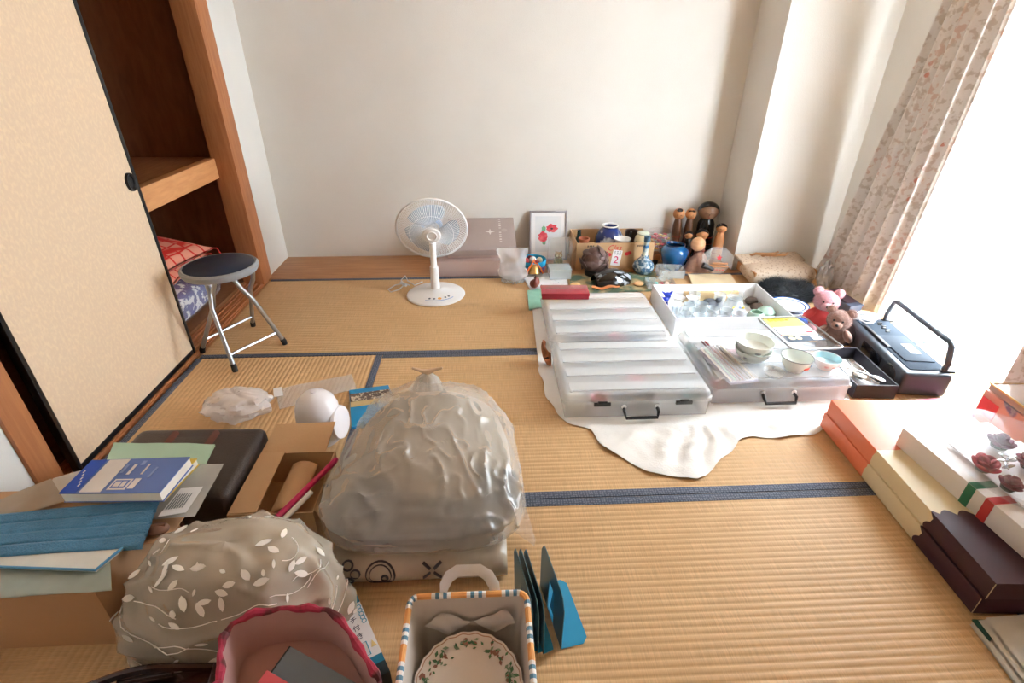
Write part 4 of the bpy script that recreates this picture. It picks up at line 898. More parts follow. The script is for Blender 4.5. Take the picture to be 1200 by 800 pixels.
# ================================================================ HANDBAG, FUR, BEARS, RADIO
hb = mat('beige_patterned_bag', (206,188,168), .7, colfn=voro_dots((178,156,136), 60, .30), bump=.15, bs=120); hbt = mat('tan_leather', (176,124,78), .45)
t = thing('handbag', 'beige patterned handbag with tan leather handles lying by the pillar', 'handbag', (1.725, 2.845, .0), R(5))
b = nb()
def hbf(u, v):
    a = 2*PI*u; c, s = math.cos(a), math.sin(a); ph = PI*(v-.5); e = .35
    cs = max(0, math.cos(ph))**e; x = math.copysign(abs(c)**e, c)*cs; y = math.copysign(abs(s)**e, s)*cs; z = math.copysign(abs(math.sin(ph))**.7, math.sin(ph))
    return Vector((x*.205*(1-.06*y), y*.115, .055+.05*z+.012*y))
grid(b, 48, 18, hbf, True); obj('body', b, hb, t, ang=75)
b = nb(); box(b, (-.01,.07,.108), (.40,.11,.014), .006, Euler((R(8),0,0))); obj('flap', b, hb, t)
for k, (dx, dz) in enumerate(((-.045,.012),(.02,.0))):
    b = nb(); tube(b, [(dx-.075,.11-.02*k,.112),(dx-.07,.06,.132+dz),(dx-.03,.025,.14+dz),(dx+.03,.025,.14+dz),(dx+.07,.06,.134+dz),(dx+.075,.11-.02*k,.112)], .0075, 8); obj('handle', b, hbt, t)
for x in (-.19, .19):
    b = nb(); box(b, (x,0,.06), (.012,.20,.05), .004); obj('gusset', b, hbt, t)
for x in (-.12, .03):
    b = nb(); lathe(b, [(0,.006),(.010,.006),(.012,0)], 12, (x,.11,.108)); obj('ring', b, gold, t)
# black fur
t = thing('fur_hat', 'fluffy black fur hat lying in front of the beige handbag', 'hat', (1.648, 2.585, 0), R(-8))
b = nb(); N_ = 40
def furf(u, v):
    a = 2*PI*u; ph = PI*(v*.5); r = math.cos(ph)
    return Vector((.165*r*math.cos(a)*(1+.1*math.sin(2*a)), .10*r*math.sin(a), .003+.088*math.sin(ph)*(1+.22*math.sin(3*a+1)*r)))
grid(b, 40, 12, furf, True); fk = mat('black_fur', (26,34,42), .55, var=.5, vs=30, sheen=.1); obj('crown', b, fk, t, ang=80)
b = nb(); r2 = random.Random(21)
for i in range(6500):
    u, v = r2.random(), math.asin(r2.random())/(PI/2); p = furf(u, v); n = Vector((p.x/.165**2, p.y/.10**2, p.z/.088**2)).normalized()
    d = (n + Vector((r2.uniform(-.6,.6), r2.uniform(-.6,.6), r2.uniform(-.6,.3)))).normalized(); L = r2.uniform(.016,.036); s = d.orthogonal().normalized()*.0011
    if p.z + d.z*L < .002: d.z = abs(d.z)
    b.faces.new([b.verts.new(q) for q in (p-s, p+s, p+d*L)])
obj('fur', b, fk, t, kind='stuff')
# blue-rimmed plates
blr = mat('blue_rim_glaze', (44,88,160), .2)
for k in range(3):
    t = thing('plate', ['white plate with double blue rim at the bottom of the stack','white plate with double blue rim in the middle of the stack','white plate with double blue rim on top of the stack'][k], 'plate', (1.555+.004*k, 2.365+.004*k, .012+.012*k), group='stack of blue-rimmed plates')
    b = nb(); lathe(b, [(0,.003),(.05,.003),(.052,0),(.058,0),(.075,.010),(.094,.017),(.092,.020),(.072,.014),(.05,.007),(0,.007)], 40); obj('plate', b, wg, t)
    for r_, z_ in ((.090,.0192),(.074,.0152)): b = nb(); lathe(b, [(r_-.003,z_-.0006),(r_,z_+.0012),(r_+.003,z_+.001)], 40); obj('blue_ring', b, blr, t)
b = nb(); box(b, (1.572, 2.325, .006), (.18,.18,.010), .002, Euler((0,0,R(8)))); tag(obj('blue_folder', b, mat('bright_blue_card', (40,100,190), .5)), 'bright blue card folder under the stack of plates', 'folder')
# teddy bears
def bear(x, y, label, M, M2, rz, s=1.0, shirt=None, z=0.0, tilt=0):
    t = thing('teddy_bear', label, 'teddy bear', (x, y, z), group='teddy bears beside the radio', rot=(R(tilt),0,rz))
    def bl(name, c, r, mm, par=t, rot=None):
        b = nb(); ball(b, Vector(c)*s, tuple(q*s for q in r), 24, 16, rot=rot)
        for v in b.verts: v.co += v.co.normalized()*.0025*s*nz(v.co, 160, 3)
        return obj(name, b, mm, par, ang=80)
    bl('torso', (0,0,.062), (.055,.045,.062), shirt or M); hd = bl('head', (0,-.008,.148), (.052,.047,.046), M); bl('muzzle', (0,-.05,.137), (.024,.022,.019), M2, hd); bl('nose', (0,-.071,.143), (.008,.005,.006), bkp, hd)
    for sx in (-1,1):
        e = bl('ear', (sx*.042,.0,.188), (.021,.011,.021), M, hd); bl('inner_ear', (sx*.042,-.008,.188), (.013,.006,.013), M2, hd)
        bl('eye', (sx*.019,-.049,.158), (.0048,.004,.0048), bkp, hd)
        bl('arm', (sx*.055,-.02,.08), (.018,.019,.042), shirt or M, t, Euler((R(25),R(-sx*28),0))); bl('leg', (sx*.036,-.055,.022), (.022,.045,.021), M)
    b = nb(); r3 = random.Random(int(x*1000))
    for c, r, n in (((0,0,.062),(.055,.045,.062),0 if shirt else 1800), ((0,-.008,.148),(.052,.047,.046),2200), ((-.042,0,.188),(.021,.011,.021),300), ((.042,0,.188),(.021,.011,.021),300)):
        for k in range(n):
            d = Vector((r3.gauss(0,1), r3.gauss(0,1), r3.gauss(0,1))).normalized(); p = Vector((c[0]+d.x*r[0], c[1]+d.y*r[1], c[2]+d.z*r[2]))*s
            if c[2] == .148 and p.y < -.038*s and abs(p.x) < .03*s: continue
            e = (d+Vector((r3.uniform(-.7,.7), r3.uniform(-.7,.7), r3.uniform(-.7,.7)))).normalized()*r3.uniform(.004,.008); q = e.orthogonal().normalized()*.0008; b.faces.new([b.verts.new(w_) for w_ in (p-q, p+q, p+e)])
    obj('plush_pile', b, M, t, kind='stuff')
    return t
fpnk = mat('pink_plush', (196,138,146), .95, var=.15, vs=60, bump=1, bs=220, sheen=.4); fbrn = mat('brown_plush', (152,116,104), .95, var=.15, vs=60, bump=1, bs=220, sheen=.4)
bear(1.625, 2.20, 'pink plush teddy bear in a red shirt behind the brown bear', fpnk, mat('pink_muzzle', (216,160,164), .95, bump=.8, bs=220), R(-25), 1.05, mat('red_shirt', (190,60,60), .8))
bear(1.59, 2.03, 'brown plush teddy bear between the black tray and the radio', fbrn, mat('brown_muzzle', (166,130,116), .95, bump=.8, bs=220), R(-40), .95)
# radio cassette player
rm = mat('graphite_plastic', (58,66,76), .35, var=.06); rmt = mat('graphite_top', (66,75,86), .8, var=.05, spec=.06); 
t = thing('radio_cassette_player', 'dark grey radio cassette player with a carrying handle by the window', 'radio', (1.745, 1.865, 0), R(-8))
b = nb(); box(b, (0,0,.054), (.185,.50,.104), .018, seg=4); obj('body', b, rm, t)
b = nb(); box(b, (.012,.0,.1065), (.145,.44,.005), .002); top_ = obj('top_deck', b, rmt, t)
b = nb(); box(b, (.012,-.05,.111), (.115,.22,.006), .003); lid_ = obj('disc_lid', b, mat('smoked_lid', (70,79,90), .7, alpha=.95, spec=.08), top_)
b = nb(); box(b, (.03,-.06,.1145), (.04,.08,.001)); obj('window', b, mat('lid_window', (150,146,142), .4), lid_)
for i in range(6):
    b = nb(); box(b, (.02+.01*(i%2), .10+.017*i, .1105), (.018,.010,.005), .002); obj('button', b, bkp, top_)
b = nb(); box(b, (-.052,.05,.112), (.014,.20,.008), .003); obj('tuning_slot', b, bkp, top_)
b = nb(); box(b, (-.094,-.02,.060), (.006,.15,.05), .003); obj('cassette_door', b, mat('cassette_smoke', (36,40,48), .2), t)
for y in (-.165, .165):
    b = nb(); t2 = nb(); lathe(t2, [(0,.004),(.036,.004),(.042,.002),(.044,-.002)], 28); merge(b, t2, Matrix.Translation((-.093,y,.052)) @ Euler((0,R(-90),0)).to_matrix().to_4x4()); obj('speaker_grille', b, mat('grille_black', (34,38,44), .6, bump=.6, bs=400), t)
b = nb(); tube(b, [(.07,-.215,.095),(.07,-.22,.14),(.07,-.20,.205),(.07,-.185,.218),(.07,.19,.218),(.07,.205,.205),(.07,.225,.14),(.07,.22,.095)], .0095, 10, flat=(1,1.2)); obj('carrying_handle', b, mat('handle_grey', (84,94,104), .35), t)
for y in (-.22, .22):
    b = nb(); box(b, (.08,y,.108), (.05,.02,.010), .003); obj('hinge', b, bkp, t)
b = nb(); r2 = random.Random(6); pts = []
for i in range(70): a = i*.55; rr = .03+.012*math.sin(i*.9); pts.append((1.735+rr*math.cos(a)*1.4, 2.065+rr*math.sin(a), .117+.012*abs(math.sin(i*.37))+.0003*i))
tube(b, pts, .003, 5); tag(obj('white_cable', b, mat('white_cable', (226,228,230), .5)), 'coiled white cable lying on top of the radio', 'cable')
# black tray with spoons
t = thing('cutlery_box', 'open black box with white lining in front of the radio', 'box', (1.527, 1.765, 0), R(-4))
kb = mat('black_card', (44,44,54), .5); wl = mat('white_lining', (226,226,228), .7); w_, d_, h_ = .165, .30, .062
for c, s in (((0,-d_/2+.003,h_/2),(w_,.006,h_)),((0,d_/2-.003,h_/2),(w_,.006,h_)),((-w_/2+.003,0,h_/2),(.006,d_-.012,h_)),((w_/2-.003,0,h_/2),(.006,d_-.012,h_))):
    b = nb(); box(b, c, s, .001); obj('side', b, kb, t)
b = nb(); box(b, (0,0,.004), (w_-.012,d_-.012,.008)); obj('lining', b, wl, t)
spm = mat('polished_steel', (200,202,206), .15, .95, var=.05); spw = mat('ivory_handle', (226,216,200), .4)
for i, (x, y, a, nm) in enumerate(((1.507,1.80,20,'pale'),(1.537,1.775,-10,'steel'),(1.522,1.74,35,'pale'),(1.555,1.72,5,'steel'),(1.545,1.70,50,'steel'))):
    t = thing('spoon', ['ivory spoon lying at the teddy bear end of the black box','polished steel spoon crossing the ivory spoons','ivory spoon leaning on the side of the black box','polished steel spoon along the radio side of the black box','polished steel spoon lying askew over the other spoons'][i], 'spoon', (x, y, .012+.009*i), group='spoons in the black box', rot=(R(4),0,R(a)))
    M = spw if nm == 'pale' else spm
    b = nb(); ball(b, (0,-.03,.006), (.019,.03,.005), 18, 10); obj('spoon_bowl', b, M, t); b = nb(); tube(b, [(0,-.002,.007),(0,.03,.009),(0,.085,.006)], [.003,.0028,.005], 8, flat=(1.3,.6)); obj('handle', b, M, t)
# things between handbag and curtain
b = nb(); box(b, (1.868, 2.42, .03), (.075,.20,.055), .004, Euler((0,0,R(10)))); box(b, (1.868, 2.42, .0625), (.08,.206,.010), .003, Euler((0,0,R(10)))); tag(obj('slate_box', b, mat('slate_card', (66,74,92), .5)), 'flat slate blue lidded box beside the black fur hat', 'box')
q = [F(965,338,.10), F(985,336,.10), F(1011,356,.07), F(990,358,.07)]
b = nb(); sheet(b, [Vector((1.832,2.50,.078)), Vector((1.898,2.51,.080)), Vector((1.905,2.35,.076)), Vector((1.842,2.345,.076))], .006, amp=.004, sc=20); tag(obj('maroon_cloth', b, mat('maroon_felt', (58,36,44), .8)), 'dark maroon cloth folded on the slate blue box', 'cloth')
b = nb()
def crump(cx, cy, cz, rx, ry, rz_, seed, am=.25):
    def fn(u, v):
        a = 2*PI*u; ph = PI*(v-.5); p = Vector((math.cos(ph)*math.cos(a), math.cos(ph)*math.sin(a), math.sin(ph))); k = 1+am*nz(p,2.4,seed)+am*.6*nz(p,6,seed+1)
        z = cz+rz_*p.z*k; return Vector((cx+rx*p.x*k, cy+ry*p.y*k, max(z, cz-rz_)))
    return fn
grid(b, 36, 20, crump(1.905, 2.655, .09, .028, .045, .088, 4, .35), True); tag(obj('plastic_bag', b, mat('clear_bag_film', (220,222,228), .15, alpha=.4, bump=.4, bs=20), ang=40), 'crumpled clear plastic bag beside the handbag and curtain', 'bag')
# ================================================================ GIFT BOXES BY THE WINDOW SIDE
RZ = R(-3.3); ctrb = Vector((1.399, 1.078, 0)); RB = Matrix.Rotation(RZ, 4, 'Z')
def localy(p): return (RB.inverted() @ (p-ctrb)).y
yo, yp_ = localy(F(1011.7,524.8,.12)), localy(F(1071.8,598.8,.12))
def trifn(off):
    def f(nt, c):
        v = coords(nt); sx = nd(nt, 'ShaderNodeSeparateXYZ', {0: v})
        def jag(scale, amp, loc):
            n = nd(nt, 'ShaderNodeTexVoronoi', {'Vector': coords(nt, (1,1,1), loc=loc), 'Scale': scale})
            a = nd(nt, 'ShaderNodeMath', {0: n.outputs['Distance'], 1: amp}, operation='MULTIPLY'); return nd(nt, 'ShaderNodeMath', {0: sx.outputs[1], 1: a.outputs[0]}, operation='ADD').outputs[0]
        y1 = ramp(nt, jag(40, .010, (0,0,0)), yo-off, yo-off+.0012); y2 = ramp(nt, jag(26, .034, (3,1,0)), yp_-off+.012, yp_-off+.0132)
        return mixc(nt, y1, mixc(nt, y2, lin((64,38,50)), lin((228,214,178))), c)
    return f
trim_ = mat('tricolour_box_card', (234,132,96), .45, colfn=trifn(0), spec=.4); tedge = mat('bare_card_edge', (196,176,142), .7)
for k, lab in ((0,'long flat box banded coral, cream and aubergine, under its twin'), (1,'long flat box banded coral, cream and aubergine, stacked on its twin')):
    t = thing('confection_box', lab, 'box', (ctrb.x+.004*k, ctrb.y-.004*k, .0048+.0595*k), RZ, 'long banded boxes beside the window')
    b = nb(); box(b, (0,0,.0495), (.43,.73,.018), .0015); b2 = nb(); box(b2, (0,0,.029), (.43,.73,.058), .002); obj('lid', b2, trim_, t)
    b.free(); b = nb(); box(b, (0,0,.0015), (.422,.722,.003)); obj('base', b, tedge, t)
    for sx in (-1, 1):
        b = nb(); tube(b, [(sx*.2155,-.3655,.003),(sx*.2155,-.3655,.056)], .0011, 5); obj('corner_edge', b, tedge, t)
# white box with ribbon
lt = Vector((1.284, 1.215, .124)); rz2 = R(3)
t = thing('ribboned_box', 'white gift box with green and red ribbon on the banded boxes', 'box', (lt.x+.145, lt.y-.27, .1225), rz2)
b = nb(); box(b, (0,0,.034), (.29,.54,.066), .002); obj('box', b, mat('white_gift_card', (232,226,220), .5, var=.02), t)
M4 = Matrix.Translation((lt.x+.145, lt.y-.27, .1225)) @ Matrix.Rotation(rz2, 4, 'Z')
for (u, v, c, nm) in ((1141,572,(24,120,80),'green_ribbon'), (1163,590,(206,48,44),'red_ribbon')):
    y = (M4.inverted() @ F(u, v, .18)).y
    b = nb(); box(b, (-.1458,y,.0335), (.0012,.024,.066)); box(b, (-.1,y,.0676), (.09,.024,.0012), rot=Euler((0,0,0))); obj(nm, b, mat(nm+'_satin', c, .4, sheen=.3), t)
# bagged roses
rp = F(1168, 560, .23)
t = thing('rose_bag', 'clear plastic bag of crimson fabric roses lying on the ribboned box', 'bag', (1.43, .985, .1925))
b = nb(); grid(b, 40, 20, crump(1.412, .985, .250, .170, .225, .058, 11, .05), True); obj('film', b, mat('rose_bag_film', (236,238,244), .1, alpha=.13, bump=.5, bs=16), t, world=True, ang=40)
b = nb(); box(b, (1.45,.95,.199), (.22,.34,.004), .001); obj('white_backing', b, mat('white_paper2', (240,240,244), .6, var=.01), t, world=True)
rose1 = mat('crimson_fabric', (168,40,62), .7, var=.2, vs=40); rose2 = mat('burgundy_fabric', (112,26,50), .7, var=.2, vs=40); rose3 = mat('plum_fabric', (104,44,78), .7, var=.2, vs=40)
for i, (u, v, M, s) in enumerate(((1150,545,rose1,.034),(1165,565,rose2,.028),(1172,520,rose3,.034),(1190,535,rose2,.034),(1196,560,rose3,.028))):
    p = Vector(((1.338,1.005),(1.338,.93),(1.455,1.085),(1.468,1.0),(1.425,.925))[i]+(0,)); r = thing('fabric_rose', ['crimson fabric rose right above the green ribbon in the bag','burgundy fabric rose just behind the red ribbon','plum fabric rose between the crimson rose and the patterned box','burgundy fabric rose beside the silver leaves','plum fabric rose below the silver tinsel in the bag'][i], 'rose', (p.x, p.y, .207), group='fabric roses in the clear bag', rot=(R(10),0,i))
    for ring, (n, rad, hz, tilt) in enumerate(((5,.62,.018,55),(4,.38,.024,35),(3,.16,.030,12))):
        for k in range(n):
            a = 2*PI*k/n+ring*.5; b = nb(); ball(b, (math.cos(a)*s*rad, math.sin(a)*s*rad, hz), (s*.5, s*.16, s*.5), 12, 8, rot=Euler((R(tilt)*-1,0,a-PI/2))); obj('petal', b, M, r)
    b = nb(); lathe(b, [(0,0),(s*.5,.001),(s*.6,.008),(0,.012)], 12); obj('calyx', b, mat('dark_leaf', (52,62,54), .6), r)
r2 = random.Random(2); 
t = thing('tinsel_spray', 'silver tinsel leaves lying between the bagged roses', 'decoration', (1.400, 1.005, .203))
for k in range(9):
    a = r2.random()*6.3; b = nb(); ball(b, (.010*math.cos(a), .010*math.sin(a), .012+.004*k), (.016,.005,.0015), 10, 6, rot=Euler((r2.uniform(-.5,.5), r2.uniform(-.6,.6), a))); obj('leaf', b, spm, t)
# patterned box with gold-rimmed tray
kim = mat('kimono_print', (206,150,136), .5, colfn=lambda nt, c: mixc(nt, ramp(nt, nd(nt,'ShaderNodeTexNoise',{'Vector':coords(nt),'Scale':5.0,'Detail':1.0}).outputs[0], .50, .515), c, mixc(nt, ramp(nt, nd(nt,'ShaderNodeTexNoise',{'Vector':coords(nt),'Scale':60.0}).outputs[0], .45,.55), lin((116,100,136)), lin((150,150,166)))))
t = thing('patterned_box', 'pink and purple patterned paper box by the coral-flowered drape', 'box', (1.85, 1.33, 0), R(-4))
b = nb(); box(b, (0,0,.078), (.19,.22,.154), .003); obj('box', b, kim, t)
b = nb(); box(b, (-.0955,.07,.10), (.0016,.07,.06)); obj('red_patch', b, mat('patch_red', (222,72,84), .5), t)
t = thing('gilt_tray', 'clear-topped tray with thin gold rim lying on the patterned box', 'tray', (1.852, 1.33, .1565), R(-4))
b = nb(); box(b, (0,0,.012), (.186,.214,.022), .002); obj('tray', b, mat('tray_smoke', (176,156,146), .15, alpha=.8), t)
b = nb()
tube(b, [(-.094,-.108,.025),(.094,-.108,.025),(.094,.108,.025),(-.094,.108,.025)], .0035, 6, True); obj('gold_rim', b, gold, t)
q = [Vector((1.63,1.585,.0135)), Vector((1.80,1.59,.0135)), Vector((1.86,1.49,.0135)), Vector((1.66,1.46,.0135))]
b = nb(); sheet(b, q, .009, amp=.004, sc=26, seed=8); tag(obj('pink_wrapper', b, mat('pink_paper', (232,110,142), .5, colfn=noise_mix((246,206,214), 12, .45, .6))), 'creased pink and white wrapping paper on the floor by the window', 'paper')
# folded white cloth with green edge
A = [F(1140,726,.02), F(1215,716,.03), F(1260,830,.03), F(1205,812,.02)]
t = thing('folded_textile', 'folded off-white textile with a green end beside the banded boxes', 'textile', (A[0]+A[2])/2*1.0); t.location.z = 0
for k in range(3):
    q = [A[0].lerp(A[1], .10*k), A[1], A[2], A[3].lerp(A[2], .22*k)]; q = [Vector((p.x, p.y, .009+.007*k)) for p in q]
    b = nb(); sheet(b, q, .006, amp=.0015, sc=14, seed=k, nu=12, nv=14); obj('fold', b, mat('offwhite_textile', (206,202,194), .85, var=.04), t, world=True)
q = [F(1139,725,.013), F(1157,726,.013), F(1173,742,.013), F(1160,750,.013)]; q = [Vector((p.x,p.y,.0125)) for p in q]
b = nb(); sheet(b, q, .003, amp=.0015, sc=30); obj('green_end', b, mat('green_silk', (22,94,76), .4, sheen=.3, colfn=noise_mix((16,56,50), 30, .45, .6)), t, world=True)
# ================================================================ FOREGROUND, LEFT
# quilt in a printed plastic pack, bagged pillow on top
QX0, QX1, QY0, QY1, QH = -.415, .035, .862, 1.40, .082
def quilt(x, s):
    """s in 0..1 runs from the bottom front edge round the rolled front and back over the top"""
    r = QH/2; arc = PI*r; flat = QY1-QY0-r; L = arc+flat; d = s*L
    e = min(1, (x-QX0)/.03, (QX1-x)/.03); k = .80+.20*math.sqrt(max(0, 1-(1-e)**2))
    bulge = 1+.05*nz((x*5, s*4, 0), 1, 2)
    if d < arc: a = -PI/2 + d/r; y, z = QY0+r-r*math.cos(a), r+r*math.sin(a)
    else: y, z = QY0+r+(d-arc), QH
    return Vector((x, y + (0 if e >= 1 else .006*(1-e)), max(.0008, z*k*bulge)))
t = thing('packed_quilt', 'folded quilt in a printed plastic pack under the bagged pillow', 'quilt', ((QX0+QX1)/2, (QY0+QY1)/2, 0))
b = nb(); grid(b, 44, 40, lambda u, v: quilt(QX0+(QX1-QX0)*u, v)); b.faces.new([b.verts.new((x, y, .0006)) for x, y in ((QX0,QY0+.04),(QX1,QY0+.04),(QX1,QY1),(QX0,QY1))])
qm = mat('quilt_film', (196,186,168), .3, colfn=noise_mix((170,158,140), 7, .4, .6), bump=.3, bs=14); obj('pack', b, qm, t, world=True, ang=70)
dk = mat('quilt_print_dark', (66,64,70), .5)
def motif(pts2, r, name='printed_motif', closed=False):
    b = nb(); P = []
    for x, s in pts2:
        p = quilt(x, s); q = quilt(x, s+.004); n = (q-p).cross(Vector((1,0,0))).normalized()
        if n.y > 0 and n.z < 0: n = -n
        P.append(p + (n if n.dot(Vector((0,-1,1))) > 0 else -n)*.0015)
    tube(b, P, r, 5, closed, flat=(1,.35)); obj(name, b, dk, t, world=True)
circ = lambda cx, cs, rx, rs, n=26: [(cx+rx*math.cos(2*PI*i/n), cs+rs*math.sin(2*PI*i/n)) for i in range(n)]
motif(circ(-.285,.115,.036,.058), .0032, closed=True); motif(circ(-.285,.115,.027,.044), .0020, closed=True); motif(circ(-.275,.10,.008,.016,10), .004, closed=True)
for a in (40, 140, 220, 320):
    ca, sa = math.cos(R(a)), math.sin(R(a)); motif([(-.155+.006*ca, .13+.01*sa), (-.155+.016*ca, .13+.028*sa), (-.155+.030*ca, .13+.05*sa)], .0052)
for k in range(3): motif(circ(-.365+.018*(k%2),.09+.035*k,.012,.018,12), .003, closed=True)
# pillow bag
PB = Vector((-.185, 1.135, .090))
def ridged(p, sc, seed): return (1-abs(nz(p, sc, seed))*2.2)**3
def pbag(u, v, sc=1.0, cr=.014, off=0.0):
    a = 2*PI*u; c, s = math.cos(a), math.sin(a); e = .55
    cx, sy = math.copysign(abs(c)**e, c), math.copysign(abs(s)**e, s)
    w = 0 if v < .2 else (v-.2)/.8; r = v/.2*.95 if v < .2 else (.95+.05*min(1, w/.08) if w < .25 else ((1-w)/.75)); x, y = cx*r, sy*r
    k = 0 if v < .2 else (w/.25*.55 if w < .25 else .55+.45*(1-((1-w)/.75)**2.4))
    yy = (y+1)/2; hh = .115+.165*yy**.85
    wx = .290*(1-.46*yy*(.35+.65*min(1, k))); p = Vector((x*wx*sc+.012*yy, (y*.265+.01)*sc, k*hh*sc))
    d = Vector((x*.6, y*.5, .3+k)).normalized()
    n = .7*nz(p, 6, 3)+cr/.014*(.75*ridged(p*Vector((1,1,1)).x if False else Vector((p.x*1.6, p.y*.7, p.z)), 9, 5)+.45*ridged(Vector((p.x, p.y, p.z)), 21, 6)-.4)
    return PB + p + d*(.014*n*min(1, k*5+.1)+off)
t = thing('bagged_pillow', 'pillow tied up in a translucent plastic bag on the packed quilt', 'pillow', PB)
b = nb(); grid(b, 64, 34, lambda u, v: pbag(u, v, .94, .0, -.006)+Vector((0,0,.003)), True); obj('pillow', b, mat('grey_beige_cushion', (176,164,148), .8, var=.05), t, world=True, ang=80)
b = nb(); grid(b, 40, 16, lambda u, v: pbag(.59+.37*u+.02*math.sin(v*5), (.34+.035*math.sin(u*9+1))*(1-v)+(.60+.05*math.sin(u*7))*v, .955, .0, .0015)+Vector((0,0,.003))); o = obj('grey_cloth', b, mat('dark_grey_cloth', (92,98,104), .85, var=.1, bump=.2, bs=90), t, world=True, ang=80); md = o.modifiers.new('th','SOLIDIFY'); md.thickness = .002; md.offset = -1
bagm = mat('translucent_bag', (220,217,212), .14, alpha=.36, var=.03, bump=.5, bs=14, spec=.8)
b = nb(); grid(b, 190, 90, lambda u, v: pbag(u, v, 1.0, .014, .006), True); obj('plastic_bag', b, bagm, t, world=True, ang=60)
kn = Vector((-.195, 1.375, .325))
b = nb()
for k in range(9):
    a = PI*k/8; tip = kn + Vector((math.cos(a)*.06*(1 if k%2 else .7), -.01-.03*math.sin(a), -.055)); tube(b, [kn+Vector((0,0,0)), kn.lerp(tip,.5)+Vector((0,0,.012)), tip+Vector((0,-.03,-.015))], [.006,.011,.018], 8, flat=(1,.4))
obj('gathered_neck', b, bagm, t, world=True)
b = nb(); tube(b, [kn+Vector((-.045,-.005,.018)), kn+Vector((-.02,0,.004)), kn+Vector((0,-.003,.0)), kn+Vector((.022,0,.006)), kn+Vector((.048,-.005,.016))], [.004,.006,.010,.006,.004], 8); obj('tie', b, mat('tan_tie', (214,184,152), .7), t, world=True)
b = nb()
LCa, LCb, LCt = pbag(.88, .27, 1.0, .014, -.004), pbag(.97, .33, 1.0, .014, -.004), F(627, 636, .105)
grid(b, 14, 10, lambda u, v: LCa.lerp(LCb, u).lerp(LCt+Vector((.004*(u-.5), .02*(u-.5), 0)), v)+Vector((0,0,.007*nz((u*4,v*4,2),1,3)*v*(1-v)*4))); obj('loose_corner', b, film, t, world=True)

# blue book-ends
bkm = mat('teal_painted_steel', (36,152,196), .4, var=.06); bkd = mat('teal_steel_reflection', (84,128,146), .35, .45, var=.06)  # uprights: grey-blue reflection put into a paler copy of the steel colour
for i, (x, y, h, tl) in enumerate(((.134,.770,.172,0), (.092,.758,.172,R(-1)), (.080,.762,.172,R(-1)), (.068,.766,.170,R(-1)))):
    t = thing('bookend', ['blue steel bookend standing apart from the others with its wide foot','blue steel bookend, first of the three nested plates','blue steel bookend between two nested plates','blue steel bookend at the basket end of the nested plates'][i], 'bookend', (x, y, (.0005, .0050, .0028, .0006)[i]), group='blue steel bookends', rot=(0, tl, R(11)))
    b = nb(); th = .0016; prof = [(-.085,0),(.085,0),(.085,h*.50),(.052,h*.97),(.046,h),(.016,h),(.010,h*.97),(-.085,h*.62)]
    prof = [(-.085,0),(.085,0),(.085,h*.72),(.06,h*.98),(.05,h),(.02,h),(-.06,h*.86),(-.085,h*.74)] if False else [(-.085,0),(.085,0),(.085,h*.80),(.07,h*.97),(.055,h),(-.055,h),(-.07,h*.97),(-.085,h*.80)]
    hole = [(-.022,.02),(.022,.02),(.016,h*.62),(-.016,h*.62)]
    # plate with a slot: built from strips around the slot
    def strip(pl):
        f = [b.verts.new((0, y_, z_)) for y_, z_ in pl]; g = [b.verts.new((th, y_, z_)) for y_, z_ in pl]; n = len(pl); b.faces.new(f); b.faces.new(g[::-1])
        for k in range(n): b.faces.new((f[k], g[k], g[(k+1)%n], f[(k+1)%n]))
    strip([(-.085,0),(-.024,0),(-.018,h*.62),(-.018,h),(-.055,h),(-.07,h*.97),(-.085,h*.80)]); strip([(.024,0),(.085,0),(.085,h*.80),(.07,h*.97),(.055,h),(.018,h),(.018,h*.62)]); strip([(-.018,h*.62),(.018,h*.62),(.018,h),(-.018,h)])
    obj('upright', b, bkd, t)
    b = nb()
    slab(b, [(.0,-.085,.0022),(.0,.085,.0022),(.055,.085,.0022),(.068,.072,.0022),(.068,-.072,.0022),(.055,-.085,.0022)] if i == 0 else [(.0,-.085,.0018),(.0,.085,.0018),((.026,.026,.038,.050)[i],.080,.0018),((.026,.026,.038,.050)[i],-.080,.0018)], .0014); obj('foot_plate', b, bkm, t)
    b = nb(); box(b, (.012 if i == 0 else .0042,0,h*.31+.002), (.0012,.040,h*.58), .0004, Euler((0,R(6 if i == 0 else 0),0))); obj('tongue', b, bkm, t)

# fabric basket with plate
bx0, bx1, by0, by1, bh = -.178, .070, .40, .697, .20
t = thing('fabric_basket', 'white fabric basket with orange and blue floral piping and strap handle', 'basket', ((bx0+bx1)/2, (by0+by1)/2, 0))
lin_ = mat('grey_white_lining', (206,198,190), .85, var=.04); out_ = mat('basket_outer_print', (232,226,218), .8, colfn=voro_dots((90,130,160), 28, .18))
def rrect(x0, x1, y0, y1, r, z, n=5):
    P = []
    for cx, cy, a0 in ((x1-r,y1-r,0),(x0+r,y1-r,90),(x0+r,y0+r,180),(x1-r,y0+r,270)):
        for k in range(n+1): a = R(a0+90*k/n); P.append(Vector((cx+r*math.cos(a), cy+r*math.sin(a), z)))
    return P
def wall_(b, ins0, ins1, z0, z1):
    A_ = rrect(bx0+ins0, bx1-ins0, by0+ins0, by1-ins0, .02, z0); B_ = rrect(bx0+ins1, bx1-ins1, by0+ins1, by1-ins1, .02, z1)
    A_ = [b.verts.new(p) for p in A_]; B_ = [b.verts.new(p) for p in B_]; n = len(A_)
    for k in range(n): b.faces.new((A_[k], A_[(k+1)%n], B_[(k+1)%n], B_[k]))
    return A_, B_
b = nb(); A_, B_ = wall_(b, .018, .0, .001, bh); b.faces.new(A_[::-1]); obj('outer_wall', b, out_, t, world=True)
b = nb(); A_, B_ = wall_(b, .024, .006, .006, bh); b.faces.new(A_); obj('lining', b, lin_, t, world=True)
